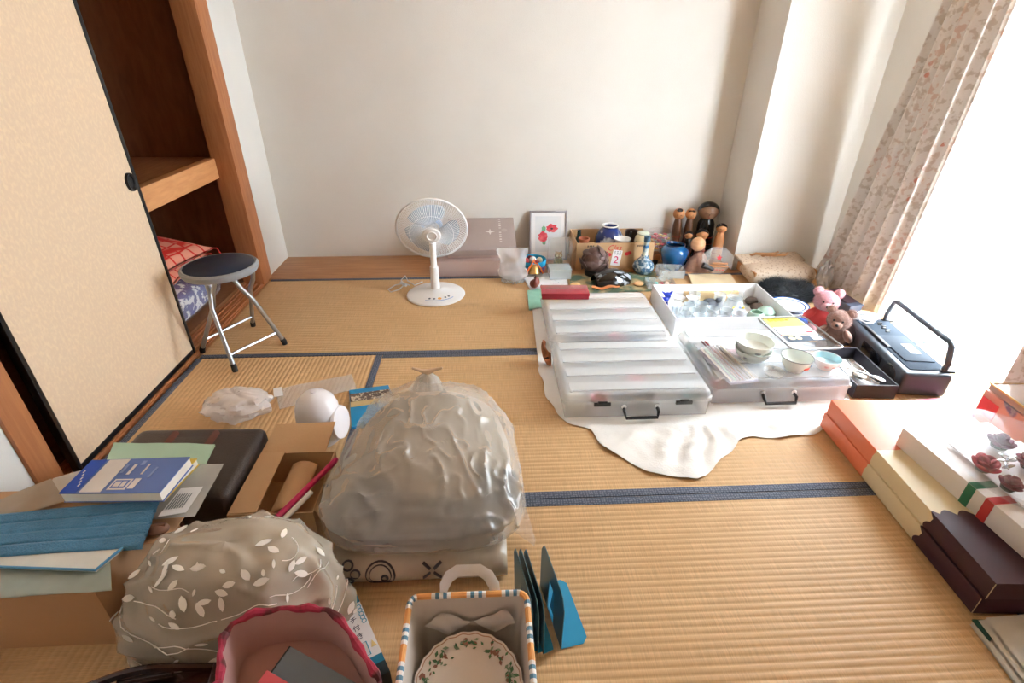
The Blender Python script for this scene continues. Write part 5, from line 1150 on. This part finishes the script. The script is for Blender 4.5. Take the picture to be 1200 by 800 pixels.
P = rrect(bx0+.002, bx1-.002, by0+.002, by1-.002, .02, bh); dense = []
for k in range(len(P)):
    a, c = P[k], P[(k+1) % len(P)]; n = max(1, int((c-a).length/.008))
    for j in range(n): dense.append(a.lerp(c, j/n))
pip = [mat('piping_orange', (230,166,98), .7), mat('piping_white', (232,230,226), .7), mat('piping_blue', (96,140,166), .7)]
b = nb(); fs = tube(b, dense, .0065, 8, True)
for k in range(len(dense)):
    mi = [0,0,0,0,1,2,1,2,1][k % 9]
    for j in range(8): fs[k*8+j].material_index = mi
obj('piping', b, pip, t, world=True)
b = nb()
hp = [Vector((-.108,.702,.17)), Vector((-.106,.704,.215)), Vector((-.094,.706,.245)), Vector((-.075,.707,.262)), Vector((-.03,.707,.262)), Vector((-.012,.706,.245)), Vector((0,.704,.215)), Vector((.002,.702,.17))]
tube(b, hp, .012, 8, flat=(.14,1.0)); obj('strap_handle', b, mat('white_webbing', (226,224,222), .8), t, world=True)
# tissue in the basket
for i, (q, s) in enumerate((([(-.150,.672,.132),(-.112,.679,.166),(-.052,.675,.140),(-.10,.668,.108)],1), ([(-.045,.676,.136),(.024,.680,.170),(.044,.673,.134),(0,.668,.108)],2))):
    b = nb(); sheet(b, q, .001, amp=.005, sc=42, seed=s); tag(obj('tissue_paper', b, mat('white_tissue', (222,216,210), .8)), ['crumpled white tissue in the basket corner beside the quilt pack','crumpled white tissue beside the bookends inside the fabric basket'][i], 'tissue', 'tissue in the fabric basket')
t = thing('dinner_plate', 'white plate with green leaf border and scalloped brown edge in the basket', 'plate', (-.054, .552, .10), rot=(R(7),0,0)); t.scale = (.955,.955,1)
b = nb()
def plt(u, v):
    pr = [(0,.004),(.06,.004),(.07,.006),(.10,.014),(.113,.018),(.113,.0205),(.10,.017),(.07,.009),(.06,.007),(0,.007)]
    k = v*(len(pr)-1); i = min(int(k), len(pr)-2); r = pr[i][0]+(pr[i+1][0]-pr[i][0])*(k-i); z = pr[i][1]+(pr[i+1][1]-pr[i][1])*(k-i)
    if r > .1: r *= 1+.012*math.cos(2*PI*u*22)
    return (max(r,1e-4)*math.cos(2*PI*u), max(r,1e-4)*math.sin(2*PI*u), z)
grid(b, 176, 28, plt, True); obj('plate', b, mat('ivory_china', (222,214,206), .25, coat=.3, var=.02), t, ang=60)
b = nb(); tube(b, [((.1085*(1+.012*math.cos(22*2*PI*i/176)))*math.cos(2*PI*i/176), (.1085*(1+.012*math.cos(22*2*PI*i/176)))*math.sin(2*PI*i/176), .0188) for i in range(176)], .0014, 5, True); obj('brown_edge', b, mat('brown_gilt', (170,134,110), .4), t)
r2 = random.Random(9); gl = [mat('leaf_green', (78,120,84), .5), mat('leaf_pale', (140,160,130), .5), mat('berry_brown', (150,106,90), .5)]
bs_ = [nb(), nb(), nb()]
for k in range(9):
    ca = 2*PI*k/9+.2
    for j in range(20):
        a = ca+r2.gauss(0,.17); r = .090+r2.gauss(0,.007); z = .0105+(r-.075)*.26+.0022; s = r2.uniform(.0042,.0078); th_ = r2.random()*6.3; m_ = r2.choice((0,0,1,2))
        c = Vector((r*math.cos(a), r*math.sin(a), z)); d = Vector((math.cos(th_), math.sin(th_), 0))*s; e = Vector((-math.sin(th_), math.cos(th_), 0))*s*.5
        bs_[m_].faces.new([bs_[m_].verts.new(c+q) for q in (d, e, -d, -e)])
for nm, b, M in zip(('painted_leaves','pale_leaves','painted_berries'), bs_, gl): obj(nm, b, M, t, kind='stuff')

# slim blue and white packet of bags
A, B, C_, D = F(379,706,.05), F(414,687,.05), F(457,786,.05), F(415,806,.05); PKQ = [q_.to_2d() for q_ in (A, B, C_, D)]
t = thing('bag_packet', 'slim blue and white packet lettered in Japanese beside the pink pouch', 'packet', ((A+B+C_+D)/4).to_2d().to_3d())
pm_ = [mat('packet_blue', (24,124,164), .35), mat('packet_white', (224,228,232), .35, var=.02), mat('packet_dark', (38,66,76), .4)]
for nm, k0, k1, M in (('blue_end',0,.2,pm_[0]), ('white_middle',.2,.80,pm_[1]), ('blue_band',.80,.88,pm_[0]), ('dark_end',.88,1,pm_[2])):
    b = nb(); slab(b, [A.lerp(D,k0), B.lerp(C_,k0), B.lerp(C_,k1), A.lerp(D,k1)], .045); obj(nm, b, M, t, world=True)
yd = (B-C_).to_2d().normalized(); ang_ = math.atan2(yd.y, yd.x)-PI/2; wld = world_of(t).inverted(); navy = mat('navy_ink', (20,44,88), .5)
for ch, k, w, s in (('マ',.27,.50,.0165), ('チ',.365,.50,.0165), ('付',.46,.50,.0165), ('き',.555,.50,.0165)):
    p = A.lerp(D,k).lerp(B.lerp(C_,k), w+.12); lettering(ch, s, navy, t, wld @ Vector((p.x,p.y,.0506)), (0,0,ang_))
ltb = mat('packet_light_blue', (90,170,200), .4)
for i in range(5):
    k = .25+.042*i; p = A.lerp(D,k).lerp(B.lerp(C_,k), .90); b = nb(); tube(b, [p+Vector((.005*math.cos(2*PI*j/12), .005*math.sin(2*PI*j/12), .0005)) for j in range(12)], .0011, 4, True); obj('round_print', b, ltb, t, world=True)
b = nb(); k0, k1 = .63, .77
tube(b, [A.lerp(D,k).lerp(B.lerp(C_,k), w)+Vector((0,0,.0006)) for k, w in ((k0,.60),(k0,.72),(k1,.72),(k1,.60))], .0014, 5, True); obj('print_frame', b, ltb, t, world=True)
b = nb(); slab(b, [A.lerp(D,k).lerp(B.lerp(C_,k), w)+Vector((0,0,.0012)) for k, w in ((.64,.88),(.71,.96),(.71,.80))], .0008); obj('triangle_print', b, mat('packet_yellow', (222,206,140), .5), t, world=True)

# lace-covered bundle
LC = Vector((-.572, .785, 0))
def lace(u, v, off=0.0):
    a = 2*PI*u; c, s = math.cos(a), math.sin(a)
    tail = max(0, math.cos(a-R(212)))**6*.26 + max(0, math.cos(a-R(250)))**8*.06
    w = v; r = (1-w**1.9)**.62 if w < 1 else 0; z = .285*(1-(1-w)**1.75)
    rx, ry = .232, .145
    p = Vector((c*rx*r*(1+tail*(1-w)**1.2), s*ry*r*(1+.25*tail*(1-w)), z))
    fold = .016*((.5+.5*math.sin(p.x*26-p.y*34+p.z*46+6*nz(p,5,4)))**2-.4)*(1-.4*w) + .012*nz(p,9,6)+.006*nz(p,24,8)+.011*ridged(Vector((p.x*.8+p.y, p.y*1.5, p.z*1.5)), 9, 7)
    n = Vector((c/rx, s/ry, 2.2*w/.285)).normalized(); q = LC + p + n*(fold+off); q.z = max(.001+max(off, 0), q.z)
    if q.z < .212 and q.x < -.838 and q.y > .728:                                  # stays clear of the cardboard box
        if q.y-.728 < -.838-q.x: q.y = .728+off
        else: q.x = -.838-off
    ty = .630+(q.x+.69)*.141-off                                                   # of the wooden tray
    if q.z < .125 and q.x < -.535 and q.y < ty: q.y = ty
    if q.z < .098 and q.x > -.425 and q.y > .850: q.y = .850+off                   # of the packed quilt
    if q.z < .058+off:                                                              # and drapes over the slim packet
        sg = [(PKQ[(k_+1) % 4]-PKQ[k_]).cross(q.to_2d()-PKQ[k_]) for k_ in range(4)]
        if all(e_ < .0018 for e_ in sg): q.z = .058+off
    return q
t = thing('lace_bundle', 'bundle wrapped in sheer beige lace curtain with white leaf embroidery', 'bundle', LC)
b = nb(); grid(b, 90, 40, lambda u, v: lace(u, v, -.007), True); obj('bundle', b, mat('beige_bundle', (160,136,106), .85, colfn=noise_mix((110,88,66), 6, .45, .65, (1,2.5,2.5))), t, world=True, ang=80)
b = nb(); grid(b, 120, 60, lambda u, v: lace(u, v, .001), True); obj('sheer_lace', b, mat('sheer_beige', (232,224,210), .25, alpha=.38, var=.06, bump=.25, bs=60), t, world=True, ang=80)
emb = mat('white_embroidery', (236,232,226), .6, var=.03); r2 = random.Random(17)
def lnorm(u, v):
    e = .004; a = lace(u+e, v)-lace(u-e, v); c = lace(u, min(.999, v+e))-lace(u, v-e); n = a.cross(c).normalized(); return n if n.z > -.2 and n.dot(lace(u,v)-LC-Vector((0,0,.05))) > 0 else -n
for k in range(80):
    u = r2.choice((r2.uniform(.48,1.0), r2.uniform(.48,1.0), r2.uniform(.48,1.0), r2.uniform(0,.48))); v = r2.uniform(.05,.90)
    p = lace(u, v, .004); n = lnorm(u, v); a = r2.random()*6.3; x = n.orthogonal().normalized(); y = n.cross(x); d = x*math.cos(a)+y*math.sin(a); s = n.cross(d)
    L, W2 = r2.uniform(.012,.019), r2.uniform(.005,.0075)
    if k % 3 == 2: L *= .55; W2 *= .55
    b = nb(); P = [p+d*L*t_+s*W2*math.sin(PI*(t_*.5+.5))*sg*1.0 for sg in (1,-1) for t_ in ([-1,-.6,-.2,.2,.6,1] if sg == 1 else [.6,.2,-.2,-.6])]
    P = [p+d*L*t_+s*W2*(1-t_*t_)**.8*sg for sg, t_ in ((1,-1),(1,-.6),(1,-.2),(1,.2),(1,.6),(1,1),(-1,.6),(-1,.2),(-1,-.2),(-1,-.6))]
    f = b.faces.new([b.verts.new(q+n*.001) for q in P]); g = bmesh.ops.extrude_face_region(b, geom=[f]); bmesh.ops.translate(b, verts=[q for q in g['geom'] if isinstance(q, bmesh.types.BMVert)], vec=n*.0012); obj('embroidered_leaf', b, emb, t, world=True)
for k in range(13):
    u0, v0 = r2.uniform(.5,.95), r2.uniform(.1,.75); b = nb()
    tube(b, [lace(u0+.012*i+.006*math.sin(i*.8+k), min(.97, v0+.035*math.sin(i*.55+k)), .004) for i in range(9)], .0011, 4); obj('embroidered_stem', b, emb, t, world=True)

# pink pouch with magenta binding
PC = Vector((-.332, .45, 0)); prx, pry = .150, .160
def sup(a, e=.55): c, s = math.cos(a), math.sin(a); return Vector((math.copysign(abs(c)**e, c), math.copysign(abs(s)**e, s), 0))
RIM = [F(u, v, .285).to_2d() for u, v in ((256,800),(258,765),(266,737),(300,720),(350,711),(384,716),(406,733),(423,760),(438,785),(446,803))] + [Vector(q) for q in ((-.195,.40),(-.22,.335),(-.33,.315),(-.44,.34),(-.475,.42))]
PC = Vector((sum(q.x for q in RIM)/len(RIM), sum(q.y for q in RIM)/len(RIM), 0))
def rimp(u):
    n = len(RIM); k = (u % 1)*n; i = int(k); t_ = k-i; P0, P1, P2, P3 = (RIM[(i+j) % n] for j in (-1,0,1,2))
    return .5*((2*P1)+(P2-P0)*t_+(2*P0-5*P1+4*P2-P3)*t_**2+(3*P1-P0-3*P2+P3)*t_**3)
def pw(u, v, off=0.0):
    q = rimp(u)-PC.to_2d(); L = q.length; q = q/L*(L*(.84+.16*v)-off); return PC + Vector((q.x, q.y, .002+.283*v + .004*math.sin(u*40)*v + off*.5))
t = thing('fabric_pouch', 'open pink-lined fabric pouch with magenta patterned binding', 'pouch', PC)
b = nb(); grid(b, 60, 12, lambda u, v: pw(u, v), True); b.faces.new([b.verts.new(pw(i/60, 0)) for i in range(60)]); obj('outer', b, mat('coral_print', (222,110,104), .8, colfn=noise_mix((226,216,196), 18, .5, .6)), t, world=True)
b = nb(); grid(b, 60, 8, lambda u, v: pw(u, .69+.31*v, .005), True); b.faces.new([b.verts.new(pw(i/60, .69, .005)) for i in range(60)]); obj('lining', b, mat('dusty_pink_lining', (196,156,150), .85, var=.05), t, world=True)
bind = mat('magenta_binding', (170,42,70), .7, colfn=noise_mix((92,34,36), 26, .46, .58), bump=.4, bs=60)
b = nb(); tube(b, [pw(i/80, 1.0, .002)+Vector((0,0,.002+.003*math.sin(i*1.7))) for i in range(80)], [.0062+.002*math.sin(i*.9) for i in range(80)], 8, True); obj('binding', b, bind, t, world=True)
for i, (c, s, rz_, z, col, lab, nm) in enumerate((((-.312,.468),(.125,.125),-24,.205,(150,134,130),'grey-brown covered notebook leaning inside the pink pouch','taupe'), ((-.325,.500),(.15,.09),-26,.228,(112,122,134),'slate grey notebook with a black spine in the pink pouch','slate'), ((-.345,.440),(.16,.11),-26,.240,(206,84,92),'coral red notebook on top in the pink pouch','coral'))):
    t2 = thing('notebook', lab, 'notebook', (c[0], c[1], z), group='notebooks in the pouch', rot=(R(8),R(4),R(rz_)))
    b = nb(); box(b, (0,0,.011), (s[0],s[1],.0025), .001); obj('cover', b, mat('cover_'+nm, col, .5), t2)
    b = nb(); box(b, (.002,0,.005), (s[0]-.006,s[1]-.006,.0092)); obj('pages', b, mat('page_white', (228,224,214), .8), t2)
    b = nb(); box(b, (-s[0]/2,0,.006), (.006,s[1],.012), .001); obj('spine', b, blk if nm == 'slate' else MATS['cover_'+nm], t2)

# dark wooden tray with cut-out handles
t = thing('wooden_tray', 'dark reddish lacquered wooden tray with scrolled handle in front of lace bundle', 'tray', (-.69, .525, 0), R(8))
dw = mat('dark_lacquer_wood', (58,28,20), .25, colfn=woodfn((36,16,12), 6, (2,14,14)), coat=.5)
b = nb(); box(b, (0,0,.045), (.29,.19,.088), .006); obj('body', b, dw, t)
for s in (-1, 1):
    b = nb(); P = [(-.145+.29*i/20, s*.088, .092+.034*math.sin(PI*i/20)**1.6) for i in range(21)]; tube(b, P, .009, 8, flat=(.8,1.1)); hdl = obj('scrolled_rail', b, dw, t)
    b = nb(); tube(b, [(-.05,s*.088,.100),(.05,s*.088,.100)], .006, 8); obj('grip_bar', b, dw, hdl)
for s in (-1, 1):
    b = nb(); box(b, (s*.137,0,.10), (.012,.17,.03), .004); obj('side_rail', b, dw, t)

# big cardboard box with things piled on it
t = thing('cardboard_box', 'wide low cardboard box under the folded blue mat and books', 'box', (-1.0815, .889, 0))
gw, gd, gh = .455, .285, .208; cardb = mat('brown_card', (186,144,106), .8, var=.05, vs=4, bump=.1, bs=120)
for n, c, s in (('front_panel',(0,-gd/2+.002,gh/2),(gw,.004,gh)), ('back_panel',(0,gd/2-.002,gh/2),(gw,.004,gh)), ('side_panel',(-gw/2+.002,0,gh/2),(.004,gd-.008,gh)), ('side_panel',(gw/2-.002,0,gh/2),(.004,gd-.008,gh)), ('bottom_panel',(0,0,.003),(gw-.008,gd-.008,.004))):
    b = nb(); box(b, c, s); obj(n, b, cardb, t)
b = nb(); slab(b, [(gw/2,gd/2-.01,gh), (gw/2+.107,gd/2-.012,gh-.002), (gw/2+.100,-.030,gh-.002), (gw/2,-.045,gh)], .003); obj('flap', b, cardb, t)
b = nb(); slab(b, [(-gw/2,gd/2,gh), (gw/2-.02,gd/2,gh), (gw/2-.01,.004,gh-.001), (-gw/2+.01,.004,gh-.001)], .003); obj('flap', b, cardb, t)
b = nb(); slab(b, [(-gw/2+.006,.0,gh-.001), (gw/2-.006,.0,gh-.001), (gw/2,-gd/2,gh), (-gw/2,-gd/2,gh)], .003); obj('flap', b, cardb, t)
def pxq(l, z): return [F(u, v, z) if not isinstance(z, (list, tuple)) else F(u, v, zz) for (u, v), zz in zip(l, z if isinstance(z, (list, tuple)) else [z]*len(l))]
q = pxq([(0,655),(128,642),(130,690),(0,700)], .2155); b = nb(); sheet(b, q, .004, amp=.003, sc=16, seed=2); tag(obj('plastic_sheet', b, mat('grey_green_film', (176,188,178), .25, alpha=.6, bump=.3, bs=14)), 'crumpled grey-green plastic sheet hanging over the cardboard box edge', 'plastic')
q = pxq([(134,519),(252,520),(232,560),(110,575)], [.224,.228,.222,.220]); b = nb(); sheet(b, q, .004, nu=26, amp=.004, sc=16, seed=7); tag(obj('green_envelope', b, mat('pale_green_paper', (176,208,184), .6, var=.05)), 'crinkled pale green paper envelope under the blue books', 'envelope')
q = pxq([(196,545),(262,543),(228,604),(150,610)], [.2335,.238,.230,.230]); b = nb(); sheet(b, q, .002, nu=24, amp=.0015, sc=22, seed=8)
t = thing('document_sleeve', 'clear plastic sleeve holding a printed sheet beside the books', 'sleeve', sum(q, Vector())/4); obj('sleeve', b, mat('sleeve_film', (214,214,210), .2, alpha=.5, bump=.3, bs=20), t, world=True)
q2 = pxq([(212,572),(238,570),(218,600),(185,605)], .2355); b = nb(); sheet(b, q2, .0008, amp=.001); ps = obj('printed_sheet', b, mat('sheet_white', (218,218,220), .7), t, world=True)
b = nb()
for i in range(7): u = .1+.1*i; slab(b, [bilerp(q2,u,.25)+Vector((0,0,.0022)), bilerp(q2,u+.045,.25)+Vector((0,0,.0022)), bilerp(q2,u+.045,.8)+Vector((0,0,.0022)), bilerp(q2,u,.8)+Vector((0,0,.0022))], .0006)
obj('print_lines', b, mat('grey_ink', (120,130,134), .6), ps, world=True, kind='stuff')
# books: yellow one below, blue one on top
def book(q, th, name, label, Mc, Mp, tilt=0):
    t = thing(name, label, 'book', sum(q, Vector())/4 - Vector((0,0,th)), group='books on the cardboard box')
    b = nb(); slab(b, q, .0025); c = obj('cover', b, Mc, t, world=True); dn = Vector((0,0,-.0026)); qs = [p.lerp(sum(q,Vector())/4, .02)+dn for p in q]
    b = nb(); slab(b, qs, th-.0052); obj('pages', b, Mp, t, world=True)
    b = nb(); slab(b, [p+Vector((0,0,-th+.0025)) for p in q], .0025); obj('back_cover', b, Mc, t, world=True); return t, c
pgm = mat('page_white', (228,224,214), .8)
q = pxq([(112,541),(231,537),(190,579),(74,579)], .2585); book(q, .022, 'yellow_book', 'yellow-covered book lying under the blue book', mat('mustard_cover', (206,176,70), .5), pgm)
q = pxq([(108,539),(222.7,535),(187,577),(69,578)], .2885); t, c = book(q, .030, 'blue_book', 'blue and white covered book on top of the pile on the box', mat('royal_blue_cover', (88,116,180), .35, var=.06), pgm)
def onb(nm, u0, u1, v0, v1, M, dz=.0012, th=.0008):
    b = nb(); slab(b, [bilerp(q,u,v)+Vector((0,0,dz)) for u, v in ((u0,v0),(u1,v0),(u1,v1),(u0,v1))], th); obj(nm, b, M, c, world=True)
bwhite = mat('book_white', (222,214,206), .5); bdeep = mat('book_deep_blue', (16,74,180), .4)
onb('deep_blue_strip', 0,.16,.02,.98, bdeep); onb('white_strip', .19,.40,.02,.98, bwhite)
onb('badge', .44,.62,.62,.92, bwhite); onb('badge_inset', .46,.60,.66,.88, MATS['royal_blue_cover'], .0018)
for k, (u0,u1,v0,v1) in enumerate(((.475,.53,.70,.84),(.545,.585,.70,.84),(.64,.70,.62,.90),(.645,.665,.2,.5),(.50,.53,.2,.5),(.42,.45,.2,.45),(.56,.60,.1,.22),(.75,.77,.3,.6))): onb('printed_mark', u0,u1,v0,v1, bwhite if k < 5 else mat('book_pale_blue', (130,152,200), .4), .0024)
for k in range(5): onb('printed_mark', .04+.02*k, .052+.02*k, .35+.1*k, .42+.1*k, bwhite, .0024)
# blue towelling mat, folded; white backing shows below
q = pxq([(-30,604),(186,583),(164,640),(-40,654)], [.250,.252,.229,.229]); 
t = thing('blue_mat', 'folded blue towelling mat with stitched rows lying in front of the books', 'mat', sum(q, Vector())/4 - Vector((0,0,.02)))
tw = mat('blue_towelling', (72,130,168), .95, var=.12, vs=30, bump=.8, bs=240, sheen=.3)
b = nb(); sheet(b, q, .010, 40, 44, amp=.003, sc=10, fold=lambda u, v: -.0035*max(0, math.cos(2*PI*(v*4)))**10); obj('upper_fold', b, tw, t, world=True, ang=80)
q2 = pxq([(-40,650),(146,640),(112,668),(-40,663)], [.2245,.2245,.2225,.2225]); b = nb(); sheet(b, q2, .0055, amp=.002, sc=10); obj('white_backing', b, mat('white_backing', (220,218,210), .8), t, world=True)
E_ = [p+Vector((0,0,.001)) for p in q2]; b = nb(); tube(b, [E_[1], E_[1].lerp(E_[2],.5), E_[2], E_[2].lerp(E_[3],.5), E_[3]], .003, 6); obj('blue_binding', b, mat('binding_blue', (90,150,190), .8), t, world=True)
q = pxq([(-10,590),(60,560),(75,585),(-10,612)], .225); b = nb(); sheet(b, q, .004, amp=.006, sc=20); tag(obj('beige_plastic', b, mat('beige_film', (190,170,146), .3, alpha=.7)), 'crinkled beige plastic wrap at the back corner of the box', 'plastic')
q = pxq([(62,560),(106,548),(70,575),(52,588)], .222); b = nb(); sheet(b, q, .003, amp=.002, sc=20); tag(obj('paper_envelope', b, mat('grey_paper', (196,186,172), .7)), 'greyish paper envelope poking out beside the deep blue book strip', 'envelope')
p = Vector((-.785,.884)); b = nb(); ball(b, (p.x,p.y,.2175), (.026,.018,.011), 16, 10); tube(b, [(p.x-.018,p.y,.2235),(p.x+.018,p.y+.005,.2255)], .005, 6); tag(obj('brown_purse', b, mat('brown_leather', (120,84,66), .5)), 'small brown leather purse under the corner of the blue mat', 'purse')

# brown case with straps
t = thing('leather_case', 'dark brown textured case with two reddish leather straps', 'case', (-.918, 1.205, 0), R(-1))
lb = mat('dark_brown_leather', (66,56,52), .45, var=.10, bump=.3, bs=220); st_ = mat('red_brown_strap', (96,50,38), .4)
b = nb(); t2 = nb(); box(t2, (0,0,.074), (.40,.305,.147), .032, seg=4); merge(b, t2); obj('body', b, lb, t)
for x in (-.065, .06):
    b = nb(); tube(b, [(x,-.1545,.02),(x,-.1555,.105),(x,-.145,.134),(x,-.118,.1490),(x,0,.1495),(x,.118,.149),(x,.145,.134),(x,.1555,.105),(x,.1545,.02)], .014, 8, flat=(1,.12)); obj('strap', b, st_, t)
b = nb(); box(b, (0,0,.1475), (.12,.20,.002), .001); obj('stitched_panel', b, lb, t)
# opened carton
t = thing('opened_carton', 'narrow cardboard carton with raised flaps beside the leather case', 'carton', (-.592, 1.13, 0))
w_, d_, h_ = .225, .245, .122
for n, c, s in (('front_panel',(0,-d_/2+.002,h_/2),(w_,.004,h_)), ('back_panel',(0,d_/2-.002,h_/2),(w_,.004,h_)), ('side_panel',(-w_/2+.002,0,h_/2),(.004,d_-.008,h_)), ('side_panel',(w_/2-.002,0,h_/2),(.004,d_-.008,h_)), ('bottom_panel',(0,0,.003),(w_-.008,d_-.008,.004))):
    b = nb(); box(b, c, s); obj(n, b, card, t)
for nm, pts in (('back_flap', [(-w_/2,d_/2,h_),(w_/2-.03,d_/2,h_),(w_/2-.02,d_/2+.10,h_+.035),(-w_/2+.02,d_/2+.10,h_+.03)]), ('side_flap', [(-w_/2,d_/2-.005,h_+.001),(-w_/2+.075,d_/2-.005,h_+.008),(-w_/2+.075,-d_/2+.005,h_+.004),(-w_/2,-d_/2+.005,h_+.001)]), ('side_flap', [(w_/2,d_/2-.01,h_),(w_/2+.015,d_/2-.02,h_-.06),(w_/2+.015,-d_/2+.02,h_-.06),(w_/2,-d_/2+.01,h_)])):
    b = nb(); slab(b, pts, .003); obj(nm, b, card, t)
b = nb(); grid(b, 14, 8, lambda u, v: (-.012+.075*u+.0*v, -d_/2+.02+(d_-.05)*v, h_-.035+.034*math.sin(PI*(.15+.75*u))*(1-.25*v))); o = obj('curled_insert', b, card, t); md = o.modifiers.new('th','SOLIDIFY'); md.thickness = .003
# magenta and white rods
p0, p1 = Vector((-.462, 1.20, .134)), Vector((-.562, .985, .133))
b = nb(); tube(b, [p0, p1.lerp(p0,.5), p1], .0085, 10); tag(obj('magenta_rod', b, mat('magenta_plastic', (190,24,88), .3)), 'slender magenta rod lying across the opened carton', 'rod')
off = Vector((.016,-.008,-.003)); b = nb(); tube(b, [p1.lerp(p0,.45)+off, p1.lerp(p0,.2)+off, p1+off], .0075, 10); tag(obj('white_rod', b, mat('white_gloss', (230,228,232), .25, var=.02)), 'short white rod lying against the magenta rod', 'rod')
# white canister, blue booklet, plastic bits on the tatami
t = thing('rounded_canister', 'glossy white rounded plastic canister with a side disc behind the carton', 'canister', (-.59, 1.455, .0))
b = nb(); lathe(b, [(0,0),(.05,0),(.062,.012),(.070,.06),(.073,.11),(.070,.145),(.060,.172),(.042,.191),(.02,.201),(0,.203)], 40); obj('body', b, mat('white_gloss', (230,228,232), .25, var=.02), t, ang=80)
b = nb(); t2 = nb(); lathe(t2, [(0,.014),(.045,.014),(.056,.010),(.060,0),(.05,-.008),(0,-.008)], 36); merge(b, t2, Matrix.Translation((.070,-.012,.085)) @ Euler((0,R(82),R(-10))).to_matrix().to_4x4()); obj('side_disc', b, MATS['white_gloss'], t)
b = nb(); lathe(b, [(0,.010),(.008,.009),(.010,.0)], 14, (.0,0,.198)); obj('top_knob', b, MATS['white_gloss'], t)
q = pxq([(409,457),(455,451),(470,490),(412,500)], .014)
t = thing('booklet', 'blue picture booklet lying on the tatami behind the bagged pillow', 'booklet', sum(q, Vector())/4*1.0 - Vector((0,0,.014)))
b = nb(); slab(b, q, .012); bo = obj('cover', b, mat('cyan_cover', (30,140,196), .35), t, world=True)
for nm, v0, v1, col in (('photo_band',.13,.36,(92,72,62)), ('sand_band',.36,.5,(206,182,130))):
    b = nb(); slab(b, [bilerp(q,u,v)+Vector((0,0,.001)) for u, v in ((.01,v0),(.99,v0),(.99,v1),(.01,v1))], .0006); obj(nm, b, mat('cover_'+nm, col, .4, colfn=noise_mix((220,206,180), 90, .52, .6) if nm == 'photo_band' else None), bo, world=True)
p = F(283, 486); b = nb(); grid(b, 44, 22, crump(p.x, p.y, .05, .118, .085, .048, 7, .24), True); tag(obj('plastic_bag', b, mat('milky_bag', (240,238,240), .3, alpha=.5, bump=.4, bs=22), ang=40), 'crumpled milky white plastic bag on the tatami beyond the leather case', 'bag')
q = pxq([(322,456),(412,438),(418,455),(328,480)], .006); t = thing('film_sleeve', 'flat empty clear film sleeve with a small white label on the tatami', 'sleeve', sum(q, Vector())/4 - Vector((0,0,.005)))
b = nb(); sheet(b, q, .001, amp=.004, sc=16); obj('film', b, mat('thin_film', (228,222,216), .15, alpha=.32, bump=.3, bs=20), t, world=True)
q = pxq([(320,455),(330,453),(332,463),(321,465)], .011); b = nb(); slab(b, q, .0005); obj('label', b, mat('white_paper', (238,238,240), .7, var=.02), t, world=True)
